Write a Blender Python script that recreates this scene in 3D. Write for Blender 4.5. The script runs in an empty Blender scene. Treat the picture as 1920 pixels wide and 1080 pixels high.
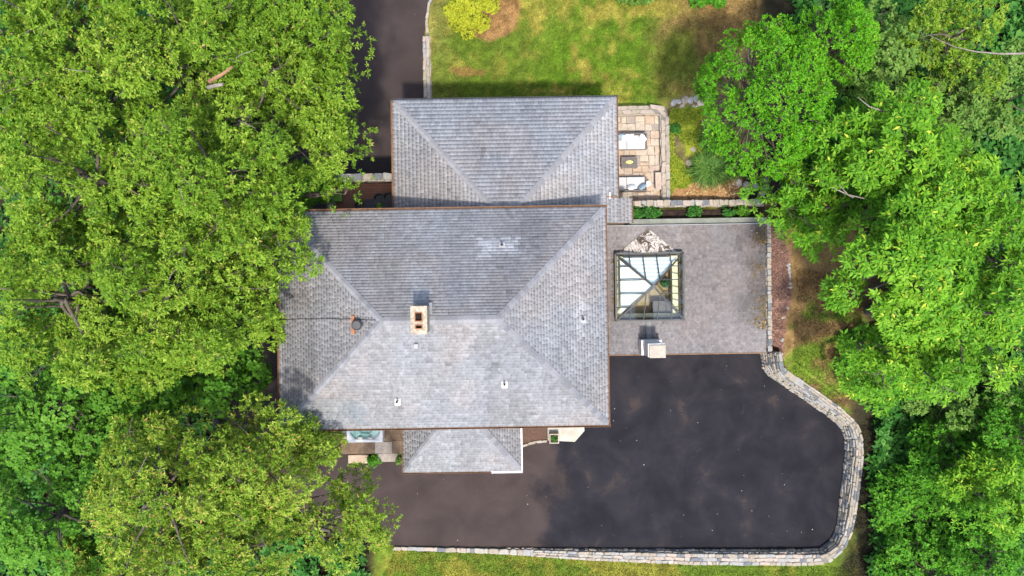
import bpy, bmesh, math, random
import numpy as np
from mathutils import Vector, Matrix, Euler

random.seed(7)
rng = np.random.default_rng(11)
scene = bpy.context.scene
COL = scene.collection

# ------------------------------------------------------------------ camera, sky, sun, exposure
H = 43.0                      # drone height above the lower driveway
F = 1371.0                    # focal length in photo pixels (1920 wide)
cam_d = bpy.data.cameras.new("camera")
cam = bpy.data.objects.new("camera", cam_d)
COL.objects.link(cam)
cam.location = (0, 0, H)
cam.rotation_euler = (0, 0, 0)
cam_d.sensor_width = 36.0
cam_d.lens = 36.0 * F / 1920.0
cam_d.clip_end = 1000
scene.camera = cam

SUN = Vector((0.05, -0.42, 1.0)).normalized()
world = bpy.data.worlds.new("World")
scene.world = world
world.use_nodes = True
wn = world.node_tree.nodes
wn.clear()
sky = wn.new("ShaderNodeTexSky")
sky.sky_type = 'NISHITA'
sky.sun_disc = False
sky.sun_elevation = math.asin(SUN.z)
sky.sun_rotation = math.atan2(SUN.x, SUN.y)
sky.dust_density = 2.5
sky.air_density = 0.9
bg = wn.new("ShaderNodeBackground")
bg.inputs[1].default_value = 0.15
wo = wn.new("ShaderNodeOutputWorld")
world.node_tree.links.new(sky.outputs[0], bg.inputs[0])
world.node_tree.links.new(bg.outputs[0], wo.inputs[0])

sun_d = bpy.data.lights.new("sun", 'SUN')
sun_d.energy = 2.0
sun_d.angle = math.radians(3.0)
sun_d.color = (1.0, 0.95, 0.87)
sun = bpy.data.objects.new("sun", sun_d)
COL.objects.link(sun)
sun.location = (0, -20, 60)
sun.rotation_euler = (-SUN).to_track_quat('-Z', 'Y').to_euler()

vs = scene.view_settings
vs.view_transform = 'Standard'
vs.look = 'None'
vs.exposure = 1.45
vs.gamma = 1.0

# ------------------------------------------------------------------ coordinates
ROT = math.radians(0.9)       # the house stands turned a little against the picture
CR, SR = math.cos(ROT), math.sin(ROT)

def W(px, py, z=0.0):         # photo point at height z -> world
    s = (H - z) / F
    return ((px - 960) * s, (540 - py) * s)

def w2h(x, y):
    return (x * CR + y * SR, -x * SR + y * CR)

def h2w(x, y):
    return (x * CR - y * SR, x * SR + y * CR)

def HH(px, py, z=0.0):        # photo point at height z -> house-aligned frame
    return w2h(*W(px, py, z))

# ------------------------------------------------------------------ numpy noise
def _hash(ix, iy, iz, seed):
    n = (ix.astype(np.int64) * 374761393 + iy.astype(np.int64) * 668265263
         + iz.astype(np.int64) * 2147483647 + seed * 1274126177) & 0xFFFFFFFF
    n = ((n ^ (n >> 13)) * 1274126177) & 0xFFFFFFFF
    n = (n ^ (n >> 16)) & 0xFFFFFFFF
    return n.astype(np.float64) / 4294967295.0

def vnoise(p, scale=1.0, seed=0):
    p = np.asarray(p, float) * scale
    if p.shape[-1] == 2:
        p = np.concatenate([p, np.zeros(p.shape[:-1] + (1,))], -1)
    i = np.floor(p)
    f = p - i
    f = f * f * (3 - 2 * f)
    r = 0
    for dx in (0, 1):
        for dy in (0, 1):
            for dz in (0, 1):
                w = ((f[..., 0] if dx else 1 - f[..., 0]) * (f[..., 1] if dy else 1 - f[..., 1])
                     * (f[..., 2] if dz else 1 - f[..., 2]))
                r = r + w * _hash(i[..., 0] + dx, i[..., 1] + dy, i[..., 2] + dz, seed)
    return r

def fbm(p, scale=1.0, seed=0, octs=4):
    r, a, t = 0, 1.0, 0
    for o in range(octs):
        r = r + a * vnoise(p, scale * 2 ** o, seed + o * 17)
        t += a
        a *= 0.55
    return r / t

def sstep(a, b, x):
    t = np.clip((x - a) / (b - a), 0, 1)
    return t * t * (3 - 2 * t)

def in_poly(x, y, poly):
    ins = np.zeros(np.shape(x), bool)
    n = len(poly)
    for i in range(n):
        x0, y0 = poly[i]
        x1, y1 = poly[(i + 1) % n]
        if y0 == y1:
            continue
        c = ((y0 > y) != (y1 > y)) & (x < (x1 - x0) * (y - y0) / (y1 - y0) + x0)
        ins ^= c
    return ins

# ------------------------------------------------------------------ objects
def props(o, label=None, cat=None, group=None, kind=None):
    if label: o["label"] = label
    if cat: o["category"] = cat
    if group: o["group"] = group
    if kind: o["kind"] = kind
    return o

def empty(name, label, cat, loc, rz=0.0, group=None):
    o = bpy.data.objects.new(name, None)
    COL.objects.link(o)
    o.location = loc
    o.rotation_euler = (0, 0, rz)
    o.empty_display_size = 0.3
    return props(o, label, cat, group)

def hempty(name, label, cat, hx, hy, z, group=None):
    x, y = h2w(hx, hy)
    o = empty(name, label, cat, (x, y, z), ROT, group)
    return o

def link(name, me, parent=None, loc=None, rot=None, scale=None):
    o = bpy.data.objects.new(name, me)
    COL.objects.link(o)
    if parent is not None:
        o.parent = parent
    if loc is not None: o.location = loc
    if rot is not None: o.rotation_euler = rot
    if scale is not None: o.scale = scale
    return o

def mk(name, verts, faces, mats, midx=None, smooth=False):
    me = bpy.data.meshes.new(name)
    me.from_pydata([tuple(v) for v in verts], [], faces)
    for m in (mats if isinstance(mats, (list, tuple)) else [mats]):
        me.materials.append(m)
    if midx is not None:
        me.polygons.foreach_set("material_index", midx)
    if smooth:
        me.polygons.foreach_set("use_smooth", [True] * len(me.polygons))
    me.update()
    return me

def bm_mesh(name, bm, mats, smooth=False, recalc=True):
    if recalc:
        bmesh.ops.recalc_face_normals(bm, faces=bm.faces)
    me = bpy.data.meshes.new(name)
    bm.to_mesh(me)
    bm.free()
    for m in (mats if isinstance(mats, (list, tuple)) else [mats]):
        me.materials.append(m)
    if smooth:
        me.polygons.foreach_set("use_smooth", [True] * len(me.polygons))
    return me

def bm_box(bm, x0, x1, y0, y1, z0, z1, bev=0.0, mi=0):
    r = bmesh.ops.create_cube(bm, size=1.0)
    vs_ = r['verts']
    for v in vs_:
        v.co = Vector(((x0 + x1) / 2 + v.co.x * (x1 - x0), (y0 + y1) / 2 + v.co.y * (y1 - y0),
                       (z0 + z1) / 2 + v.co.z * (z1 - z0)))
    fs = list({f for v in vs_ for f in v.link_faces})
    for f in fs:
        f.material_index = mi
    if bev > 0:
        es = list({e for v in vs_ for e in v.link_edges})
        bmesh.ops.bevel(bm, geom=es, offset=bev, segments=2, affect='EDGES', profile=0.6)
    return fs

def bm_cyl(bm, cx, cy, z0, z1, r0, r1=None, n=16, mi=0):
    r1 = r0 if r1 is None else r1
    r = bmesh.ops.create_cone(bm, cap_ends=True, segments=n, radius1=r0, radius2=r1, depth=z1 - z0)
    for v in r['verts']:
        v.co += Vector((cx, cy, (z0 + z1) / 2))
    for f in {f for v in r['verts'] for f in v.link_faces}:
        f.material_index = mi
    return r['verts']

def box(name, x0, x1, y0, y1, z0, z1, mat, parent=None, bev=0.0, off=(0, 0, 0)):
    bm = bmesh.new()
    bm_box(bm, x0 - off[0], x1 - off[0], y0 - off[1], y1 - off[1], z0 - off[2], z1 - off[2], bev)
    return link(name, bm_mesh(name, bm, mat), parent)

def cyl(name, cx, cy, z0, z1, r0, mat, parent=None, r1=None, n=18):
    bm = bmesh.new()
    bm_cyl(bm, cx, cy, z0, z1, r0, r1, n)
    return link(name, bm_mesh(name, bm, mat), parent)

def poly_prism(bm, pts, z0, z1, mi=0):
    lo = [bm.verts.new((p[0], p[1], z0)) for p in pts]
    hi = [bm.verts.new((p[0], p[1], z1)) for p in pts]
    n = len(pts)
    fs = [bm.faces.new(hi), bm.faces.new(lo[::-1])]
    for i in range(n):
        fs.append(bm.faces.new((lo[i], lo[(i + 1) % n], hi[(i + 1) % n], hi[i])))
    for f in fs:
        f.material_index = mi
    return hi

def big_mesh(name, verts, quads, mat, attrs=None, cols=None, tri=False):
    """fast mesh from numpy; attrs: {name: per-face float}; cols: {name: per-face rgb}"""
    k = 3 if tri else 4
    me = bpy.data.meshes.new(name)
    nv, nf = len(verts), len(quads)
    me.vertices.add(nv)
    me.vertices.foreach_set("co", np.asarray(verts, np.float32).ravel())
    me.loops.add(nf * k)
    me.loops.foreach_set("vertex_index", np.asarray(quads, np.int32).ravel())
    me.polygons.add(nf)
    me.polygons.foreach_set("loop_start", np.arange(0, nf * k, k, dtype=np.int32))
    me.polygons.foreach_set("loop_total", np.full(nf, k, np.int32))
    for n_, a in (attrs or {}).items():
        at = me.attributes.new(n_, 'FLOAT', 'FACE')
        at.data.foreach_set("value", np.asarray(a, np.float32))
    for n_, a in (cols or {}).items():
        at = me.attributes.new(n_, 'FLOAT_COLOR', 'FACE' if len(a) == nf else 'POINT')
        c = np.ones((len(a), 4), np.float32)
        c[:, :3] = a
        at.data.foreach_set("color", c.ravel())
    me.materials.append(mat)
    me.update(calc_edges=True)
    return me

# ------------------------------------------------------------------ materials
def new_mat(name):
    m = bpy.data.materials.new(name)
    m.use_nodes = True
    nt = m.node_tree
    b = nt.nodes["Principled BSDF"]
    return m, nt, b

def nd(nt, t, **kw):
    n = nt.nodes.new(t)
    for k, v in kw.items():
        setattr(n, k, v)
    return n

def noise(nt, scale, detail=5, rough=0.6, coord="Object", dist=0.0):
    tc = nd(nt, "ShaderNodeTexCoord")
    n = nd(nt, "ShaderNodeTexNoise")
    n.inputs["Scale"].default_value = scale
    n.inputs["Detail"].default_value = detail
    n.inputs["Roughness"].default_value = rough
    n.inputs["Distortion"].default_value = dist
    nt.links.new(tc.outputs[coord], n.inputs["Vector"])
    return n

def ramp(nt, src, stops):
    r = nd(nt, "ShaderNodeValToRGB")
    el = r.color_ramp.elements
    while len(el) < len(stops):
        el.new(0.5)
    for e, (p, c) in zip(el, stops):
        e.position = p
        e.color = (c[0], c[1], c[2], 1)
    nt.links.new(src, r.inputs[0])
    return r

def mix(nt, a, b, fac, mode='MIX'):
    m = nd(nt, "ShaderNodeMix", data_type='RGBA', blend_type=mode)
    for sock, v in ((m.inputs[0], fac), (m.inputs[6], a), (m.inputs[7], b)):
        if hasattr(v, "links"):
            nt.links.new(v, sock)
        elif isinstance(v, (int, float)):
            sock.default_value = v
        else:
            sock.default_value = (v[0], v[1], v[2], 1)
    return m.outputs[2]

def bump(nt, b, height, strength=0.4, dist=0.02):
    bp = nd(nt, "ShaderNodeBump")
    bp.inputs["Strength"].default_value = strength
    bp.inputs["Distance"].default_value = dist
    nt.links.new(height, bp.inputs["Height"])
    nt.links.new(bp.outputs[0], b.inputs["Normal"])

def pmat(name, c1, c2, scale=3.0, rough=0.8, fine=40.0, fine_amt=0.35, bstr=0.3, spec=0.3, metal=0.0):
    m, nt, b = new_mat(name)
    if max(c2) < .68:
        c1 = tuple(v * .70 for v in c1); c2 = tuple(v * .70 for v in c2)
    n1 = noise(nt, scale)
    n2 = noise(nt, fine, 3)
    r1 = ramp(nt, n1.outputs["Fac"], [(0.3, c1), (0.7, c2)])
    g = ramp(nt, n2.outputs["Fac"], [(0.3, (1 - fine_amt,) * 3), (0.7, (1 + fine_amt * 0.6,) * 3)])
    c = mix(nt, r1.outputs[0], g.outputs[0], 1.0, 'MULTIPLY')
    nt.links.new(c, b.inputs["Base Color"])
    b.inputs["Roughness"].default_value = rough
    b.inputs["Specular IOR Level"].default_value = spec
    b.inputs["Metallic"].default_value = metal
    if bstr > 0:
        bump(nt, b, n2.outputs["Fac"], bstr, 0.01)
    return m

def attr_mat(name, attr, rough=0.85, fine=60.0, amt=0.3, bstr=0.3, spec=0.25, mid=None):
    """colour comes from a mesh colour attribute, broken up by fine grain"""
    m, nt, b = new_mat(name)
    a = nd(nt, "ShaderNodeAttribute", attribute_name=attr)
    n2 = noise(nt, fine, 4, 0.7)
    g = ramp(nt, n2.outputs["Fac"], [(0.25, (1 - amt,) * 3), (0.75, (1 + amt,) * 3)])
    c = mix(nt, a.outputs["Color"], g.outputs[0], 1.0, 'MULTIPLY')
    if mid:
        n3 = noise(nt, mid, 5, 0.65)
        g3 = ramp(nt, n3.outputs["Fac"], [(0.3, (0.8,) * 3), (0.7, (1.2,) * 3)])
        c = mix(nt, c, g3.outputs[0], 1.0, 'MULTIPLY')
    nt.links.new(c, b.inputs["Base Color"])
    b.inputs["Roughness"].default_value = rough
    b.inputs["Specular IOR Level"].default_value = spec
    if bstr > 0:
        bump(nt, b, n2.outputs["Fac"], bstr, 0.02)
    return m

def leaf_mat(name, stops, trans=0.18, rough=0.55, spec=0.14):
    m, nt, b = new_mat(name)
    a = nd(nt, "ShaderNodeAttribute", attribute_name="tint")
    r = ramp(nt, a.outputs["Fac"], stops)
    nt.links.new(r.outputs[0], b.inputs["Base Color"])
    b.inputs["Roughness"].default_value = rough
    b.inputs["Specular IOR Level"].default_value = spec
    t = nd(nt, "ShaderNodeBsdfTranslucent")
    warm = mix(nt, r.outputs[0], (1.25, 1.25, 0.55), 1.0, 'MULTIPLY')
    nt.links.new(warm, t.inputs["Color"])
    ms = nd(nt, "ShaderNodeMixShader")
    ms.inputs[0].default_value = trans
    out = nt.nodes["Material Output"]
    nt.links.new(b.outputs[0], ms.inputs[1])
    nt.links.new(t.outputs[0], ms.inputs[2])
    nt.links.new(ms.outputs[0], out.inputs["Surface"])
    return m

M = {}
M['oak'] = leaf_mat("oak_leaves", [(0.0, (.036, .102, .006)), (.35, (.094, .192, .011)), (.75, (.192, .300, .024)), (.95, (.34, .40, .065)), (1.0, (.31, .25, .06))])
M['oakb'] = leaf_mat("budding_oak_leaves", [(0.0, (.042, .108, .007)), (.35, (.106, .198, .012)), (.70, (.212, .310, .028)), (.93, (.36, .40, .075)), (1.0, (.38, .24, .07))])
M['maple'] = leaf_mat("maple_leaves", [(0.0, (.030, .105, .007)), (.5, (.068, .190, .012)), (.9, (.125, .265, .024)), (1.0, (.18, .30, .04))])
M['dull'] = leaf_mat("dull_green_leaves", [(0.0, (.050, .120, .014)), (.5, (.100, .200, .030)), (.9, (.165, .270, .05)), (1.0, (.22, .29, .06))])
M['ash'] = leaf_mat("ash_leaves", [(0.0, (.036, .130, .006)), (.45, (.085, .235, .010)), (.85, (.180, .350, .020)), (1.0, (.40, .45, .045))])
M['conifer'] = leaf_mat("conifer_sprays", [(0.0, (.038, .155, .005)), (.5, (.080, .270, .008)), (.9, (.145, .360, .014)), (1.0, (.26, .32, .03))], trans=.15)
M['shrub'] = leaf_mat("shrub_leaves", [(0.0, (.030, .135, .008)), (.5, (.070, .235, .013)), (.9, (.130, .320, .022)), (1.0, (.22, .37, .04))])
M['gold'] = leaf_mat("golden_leaves", [(0.0, (.17, .21, .015)), (.5, (.31, .35, .02)), (1.0, (.46, .45, .04))])
M['bedshrub'] = leaf_mat("dark_shrub_leaves", [(0.0, (.016, .075, .012)), (.5, (.035, .135, .018)), (1.0, (.09, .23, .035))])
M['reed'] = leaf_mat("ornamental_grass_blades", [(0.0, (.024, .075, .010)), (.6, (.052, .140, .018)), (1.0, (.15, .23, .045))])
M['cover'] = leaf_mat("ground_cover_leaves", [(0.0, (.07, .14, .012)), (.4, (.17, .24, .018)), (.75, (.30, .33, .03)), (1.0, (.42, .40, .06))])
M['bark'] = pmat("bark", (.10, .075, .055), (.22, .18, .14), 2.0, .9, 14, .5, .6)
M['twig'] = pmat("pale_bare_wood", (.24, .20, .16), (.40, .35, .29), 2.0, .9, 20, .4, .4)
M['torn'] = pmat("torn_wood", (.26, .12, .06), (.48, .27, .15), 3.0, .9, 25, .4, .4)
M['ground'] = attr_mat("soil_and_turf", "gcol", .95, 13, .55, .8, .1, mid=2.2)
M['grass'] = attr_mat("grass_blades", "gcol", .8, 30, .25, 0, .2)
M['shingle'] = attr_mat("asphalt_shingle", "scol", .88, 70, .30, .25, .2, mid=4.0)
M['gutter'] = pmat("leaf_stained_copper_gutter", (.20, .105, .055), (.36, .20, .11), 1.5, .75, 18, .45, .3)
M['gutterw'] = pmat("white_gutter_paint", (.72, .71, .69), (.82, .81, .79), 2, .5, 20, .12, .05)
M['darkgut'] = pmat("dark_drip_edge", (.07, .07, .075), (.12, .12, .13), 2, .6, 20, .3, .1)
M['siding'] = pmat("brown_stained_siding", (.17, .10, .06), (.26, .17, .11), 1.2, .8, 20, .3, .3)
M['limestone'] = pmat("weathered_limestone", (.30, .23, .15), (.64, .56, .43), 7.0, .9, 30, .3, .4)
M['soot'] = pmat("soot", (.012, .009, .007), (.03, .02, .015), 5, .95, 20, .3, 0)
M['rust'] = pmat("rusted_flashing", (.36, .13, .05), (.52, .22, .10), 8, .8, 40, .4, .2)
M['blackmetal'] = pmat("black_metal", (.030, .031, .034), (.055, .056, .06), 5, .45, 40, .2, .05, .5)
M['greymetal'] = pmat("grey_metal", (.30, .30, .31), (.42, .42, .43), 5, .5, 40, .2, .05, .5)
M['white'] = pmat("white_paint", (.55, .54, .52), (.69, .68, .66), 3, .6, 30, .12, .1)
M['stucco'] = pmat("cream_stucco", (.62, .58, .50), (.78, .75, .68), 2.5, .85, 30, .2, .25)
M['concrete'] = pmat("grey_green_concrete", (.20, .22, .18), (.33, .34, .29), 1.5, .9, 25, .3, .3)
M['pale_concrete'] = pmat("pale_concrete", (.44, .40, .31), (.60, .57, .49), 1.6, .85, 22, .25, .2)
M['mortar'] = pmat("mortar", (.17, .155, .13), (.30, .28, .24), 3, .95, 40, .3, .3)
M['mortar_dark'] = pmat("dark_joint_sand", (.14, .11, .08), (.22, .17, .12), 3, .95, 40, .3, .3)
STONE = [  # fieldstone
         pmat("tan_stone", (.32, .27, .20), (.50, .44, .35), 3, .9, 22, .35, .5),
         pmat("pale_grey_stone", (.30, .295, .275), (.48, .465, .43), 3, .9, 22, .35, .5),
         pmat("pinkish_stone", (.42, .34, .27), (.57, .48, .40), 3, .9, 22, .35, .5),
         pmat("slate_grey_stone", (.13, .14, .15), (.26, .27, .28), 3, .9, 22, .35, .5),
         pmat("cream_stone", (.37, .335, .275), (.54, .505, .435), 3, .9, 22, .35, .5)]
FLAG = [  # paving
        pmat("peach_flagstone", (.48, .35, .24), (.63, .49, .37), 2, .85, 18, .3, .4),
        pmat("sand_flagstone", (.50, .41, .31), (.64, .55, .44), 2, .85, 18, .3, .4),
        pmat("rose_flagstone", (.46, .35, .27), (.60, .49, .40), 2, .85, 18, .3, .4),
        pmat("grey_flagstone", (.32, .27, .22), (.47, .41, .35), 2, .85, 18, .3, .4),
        pmat("brown_flagstone", (.15, .10, .06), (.32, .22, .14), 2, .85, 14, .4, .5)]
M['deck'] = pmat("red_brown_deck_wood", (.30, .14, .09), (.42, .21, .14), 2.5, .7, 25, .3, .2)
M['tablegrey'] = pmat("charcoal_tabletop", (.060, .060, .066), (.085, .085, .09), 3, .55, 30, .2, .05)
M['wicker'] = pmat("grey_brown_wicker", (.14, .12, .11), (.24, .21, .19), 8, .8, 60, .5, .5)
M['cushion'] = pmat("white_cushion_cloth", (.54, .535, .52), (.62, .615, .60), 3, .9, 60, .06, .1)
M['pillow_blue'] = pmat("blue_grey_pillow_cloth", (.20, .31, .40), (.38, .50, .58), 14, .9, 60, .2, .1)
M['pillow_pale'] = pmat("pale_patterned_pillow_cloth", (.52, .53, .54), (.78, .77, .76), 16, .9, 60, .2, .1)
M['lime'] = pmat("lime_green_cloth", (.20, .42, .05), (.30, .55, .09), 3, .8, 40, .15, .1)
M['bowl'] = pmat("yellow_green_glaze", (.52, .50, .10), (.68, .64, .26), 6, .35, 40, .2, .05)
M['terracotta'] = pmat("pale_planter_stone", (.40, .35, .28), (.58, .52, .43), 4, .85, 30, .25, .3)
M['tubshell'] = pmat("pearl_acrylic", (.74, .75, .74), (.82, .83, .82), 2, .3, 30, .08, .03, .5)
M['tubaqua'] = pmat("aqua_acrylic", (.50, .74, .70), (.68, .86, .83), 4, .3, 30, .15, .03, .5)
M['mulch'] = pmat("red_brown_mulch", (.10, .055, .038), (.19, .115, .08), 9, .95, 40, .6, .8)
M['frame'] = pmat("dark_bronze_aluminium", (.050, .052, .05), (.085, .085, .08), 4, .45, 30, .2, .05, .5)
M['shade'] = pmat("white_reflection_panel", (.80, .83, .85), (.86, .88, .89), 1.5, .8, 30, .05, 0)  # for added panels under the glass, white to imitate reflected cloud
M['room'] = pmat("cream_interior_plaster", (.62, .56, .38), (.72, .66, .48), 1.5, .9, 30, .1, 0)
M['wood'] = pmat("interior_oak_boards", (.40, .28, .13), (.55, .40, .22), 3, .6, 20, .3, .1)
M['lead'] = pmat("dull_lead_flashing", (.16, .18, .18), (.28, .29, .29), 4, .6, 30, .3, .1)
M['litter'] = leaf_mat("fallen_leaves", [(0.0, (.26, .13, .05)), (.35, (.42, .28, .12)), (.7, (.62, .58, .45)), (1.0, (.78, .76, .70))], trans=.1)
M['chips'] = leaf_mat("bark_chips", [(0.0, (.07, .036, .026)), (.5, (.14, .075, .055)), (1.0, (.26, .16, .12))], trans=0)
M['moss'] = leaf_mat("moss_and_leaf_debris", [(0.0, (.05, .05, .015)), (.5, (.14, .10, .03)), (.85, (.26, .15, .05)), (1.0, (.42, .36, .22))], trans=.0)

def asphalt_mat():
    m, nt, b = new_mat("asphalt")
    tc = nd(nt, "ShaderNodeTexCoord")
    sep = nd(nt, "ShaderNodeSeparateXYZ")
    nt.links.new(tc.outputs["Object"], sep.inputs[0])
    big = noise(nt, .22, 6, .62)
    # how far east: blue-black asphalt there, brown asphalt to the west
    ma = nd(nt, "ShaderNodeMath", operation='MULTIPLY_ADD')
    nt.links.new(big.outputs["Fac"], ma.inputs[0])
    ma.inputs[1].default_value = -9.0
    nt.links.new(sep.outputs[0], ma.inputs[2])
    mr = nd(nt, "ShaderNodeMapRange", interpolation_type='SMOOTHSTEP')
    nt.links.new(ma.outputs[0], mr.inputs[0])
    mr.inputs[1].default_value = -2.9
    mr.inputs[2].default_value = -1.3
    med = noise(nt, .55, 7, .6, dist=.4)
    brownish = ramp(nt, med.outputs["Fac"], [(.30, (.034, .0255, .0235)), (.70, (.053, .040, .037))])
    bluish = ramp(nt, med.outputs["Fac"], [(.33, (.0108, .0104, .0134)), (.47, (.0146, .0140, .0176)), (.57, (.0185, .0174, .0212)), (.63, (.023, .0205, .0232)), (.69, (.038, .030, .028))])
    c = mix(nt, brownish.outputs[0], bluish.outputs[0], mr.outputs[0])
    # thin curled paler edge lines
    sw = noise(nt, .45, 3, .5, dist=1.6)
    line = ramp(nt, sw.outputs["Fac"], [(.575, (0, 0, 0)), (.583, (1, 1, 1)), (.592, (0, 0, 0))])
    msk = noise(nt, .35, 2)
    mk_ = ramp(nt, msk.outputs["Fac"], [(.52, (0, 0, 0)), (.62, (.6, .6, .6))])
    lf = mix(nt, line.outputs[0], mk_.outputs[0], 1.0, 'MULTIPLY')
    c = mix(nt, c, (.034, .031, .035), lf)
    fine = noise(nt, 55, 3, .7)
    g = ramp(nt, fine.outputs["Fac"], [(.3, (.78,) * 3), (.7, (1.22,) * 3)])
    c = mix(nt, c, g.outputs[0], 1.0, 'MULTIPLY')
    nt.links.new(c, b.inputs["Base Color"])
    b.inputs["Roughness"].default_value = .9
    b.inputs["Specular IOR Level"].default_value = .12
    bump(nt, b, fine.outputs["Fac"], .4, .012)
    return m
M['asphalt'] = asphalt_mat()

def glass_mat(name, tint=(.86, .92, .90), refl=(.9, .95, 1.0)):
    m, nt, b = new_mat(name)
    nt.nodes.remove(b)
    tr = nd(nt, "ShaderNodeBsdfTransparent")
    tr.inputs[0].default_value = (*tint, 1)
    gl = nd(nt, "ShaderNodeBsdfGlossy")
    gl.inputs["Roughness"].default_value = .02
    gl.inputs["Color"].default_value = (*refl, 1)
    lw = nd(nt, "ShaderNodeLayerWeight")
    pw_ = nd(nt, "ShaderNodeMath", operation='POWER')
    nt.links.new(lw.outputs["Facing"], pw_.inputs[0]); pw_.inputs[1].default_value = 4.0
    fr = nd(nt, "ShaderNodeMath", operation='MULTIPLY_ADD')
    nt.links.new(pw_.outputs[0], fr.inputs[0]); fr.inputs[1].default_value = .9; fr.inputs[2].default_value = .05
    ms = nd(nt, "ShaderNodeMixShader")
    nt.links.new(fr.outputs[0], ms.inputs[0])
    nt.links.new(tr.outputs[0], ms.inputs[1])
    nt.links.new(gl.outputs[0], ms.inputs[2])
    nt.links.new(ms.outputs[0], nt.nodes["Material Output"].inputs["Surface"])
    return m
M['glass'] = glass_mat("skylight_glass")
M['water'] = glass_mat("tub_water", (.88, .985, .97))

def peel_mat():
    m, nt, b = new_mat("peeling_white_coating")
    n = noise(nt, 1.5, 7, .68, dist=2.6)
    r = ramp(nt, n.outputs["Fac"], [(.36, (.045, .030, .022)), (.44, (.12, .085, .065)), (.475, (.46, .42, .37)), (.53, (.60, .57, .52)), (.555, (.10, .07, .055)), (.59, (.16, .12, .095)), (.62, (.50, .46, .41))])
    nt.links.new(r.outputs[0], b.inputs["Base Color"])
    b.inputs["Roughness"].default_value = .85
    bump(nt, b, n.outputs["Fac"], .6, .03)
    return m
M['peel'] = peel_mat()

# ================================================================== SETTING: ground
ASPH_PX = [(640, -160), (560, 60), (450, 300), (420, 700), (430, 860), (560, 1000), (740, 1023), (930, 1026), (1100, 1028),
           (1300, 1029), (1500, 1029), (1536, 1027), (1556, 1012), (1566, 990), (1572, 955), (1578, 900), (1583, 850), (1582, 822), (1574, 800),
           (1545, 776), (1500, 745), (1440, 706), (1429, 690), (1424, 661), (1300, 610), (1000, 610), (960, 300),
           (796, 300), (796, 70), (798, 30), (806, 0), (818, -40), (850, -160)]
ASPH = [W(x, y, 0) for x, y in ASPH_PX]

# retaining wall: inner foot on the asphalt with the height of its top
WALL_PX = [(1424, 657, 1.9), (1429, 690, 1.8), (1440, 706, 1.75), (1500, 745, 1.45), (1545, 776, 1.25), (1574, 800, 1.08), (1582, 822, 1.02), (1583, 850, 1.0),
           (1578, 900, .95), (1572, 955, .88), (1566, 990, .80), (1556, 1012, .74), (1536, 1027, .66), (1500, 1029, .58), (1300, 1029, .50),
           (1100, 1028, .34), (930, 1026, .18), (740, 1023, .10)]

WALL_W = [(*W(x, y, 0), h) for x, y, h in WALL_PX]
CTRL = []
def ctrl(px, py, z):
    x, y = W(px, py, z)
    CTRL.append((x, y, z))
for px, py, h in WALL_PX:
    dx, dy = (px - 1300) , (py - 850)
    l = math.hypot(dx, dy)
    ctrl(px + dx / l * 50, py + dy / l * 50, max(h - .10, .02))
for a in [(1470, 425, 2.9), (1470, 550, 2.9), (1470, 640, 2.8), (1560, 560, 3.0), (1560, 700, 2.0), (1700, 500, 3.2), (1850, 300, 3.2), (1850, 800, 2.0), (1850, 1050, 1.3),
          (800, 20, 0), (800, 180, 0.05), (900, 100, .3), (1000, 160, .6), (1150, 150, 1.2), (1150, 30, 1.2), (1300, 60, 1.7), (1300, 220, 1.9), (1300, 340, 2.0), (1400, 250, 2.2), (1400, 350, 2.3),
          (1500, 100, 2.4), (1800, 50, 2.8), (2100, 500, 3.5), (2100, 0, 3.5), (2100, 1000, 2.5), (300, 100, 0), (300, 500, -.05), (300, 900, 0), (600, 1060, 0), (0, 500, 0), (-200, 900, 0), (-200, 100, 0),
          (700, 1100, .05), (1000, 1120, .2), (1300, 1130, .5), (1600, 1130, .75), (1000, -100, .5), (1400, -100, 2.0)]:
    ctrl(*a)
CT = np.array(CTRL)

def base_z(x, y):
    x = np.asarray(x, float); y = np.asarray(y, float)
    num = np.zeros(x.shape); den = np.zeros(x.shape)
    for cx, cy, cz in CT:
        w = 1.0 / ((x - cx) ** 2 + (y - cy) ** 2 + .25) ** 1.7
        num += w * cz; den += w
    return num / den

def hrect(x0, x1, y0, y1):
    return [h2w(x0, y0), h2w(x1, y0), h2w(x1, y1), h2w(x0, y1)]

HOUSE_FOOT = [hrect(-10.6, 4.0, -6.05, 3.25), hrect(-5.4, 4.9, 3.2, 9.05), hrect(3.9, 13.95, -3.72, 3.4), hrect(-5.3, .1, -9.1, -6)]
PATIO = (4.7, 0, 0, 0)
px0, py0 = HH(1255, 198, 2.2); px1, py1 = HH(1255, 376, 2.2)
PAT_X1 = (px0 + px1) / 2; PAT_Y1 = py0; PAT_Y0 = py1
PATIO_R = hrect(4.8, PAT_X1 - .1, PAT_Y0, PAT_Y1 - .1)
bx0, by0 = HH(1185, 412, 2.6); bx1, by1 = HH(1432, 386, 2.6)
BED_R = hrect(bx0, bx1, by0, by1)

def zpoly(*pts, z=1.5):
    return [W(a, b, z) for a, b in pts]

Z_MULCH = zpoly((1436, 420), (1455, 415), (1482, 470), (1486, 690), (1505, 722), (1470, 705), (1436, 670), z=2.85)
Z_SOIL = zpoly((1255, 345), (1300, 335), (1440, 300), (1470, 380), (1255, 388), z=2.2)
Z_GARDEN = zpoly((1250, 190), (1330, 165), (1380, 200), (1450, 330), (1450, 385), (1250, 385), z=2.0)

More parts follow.
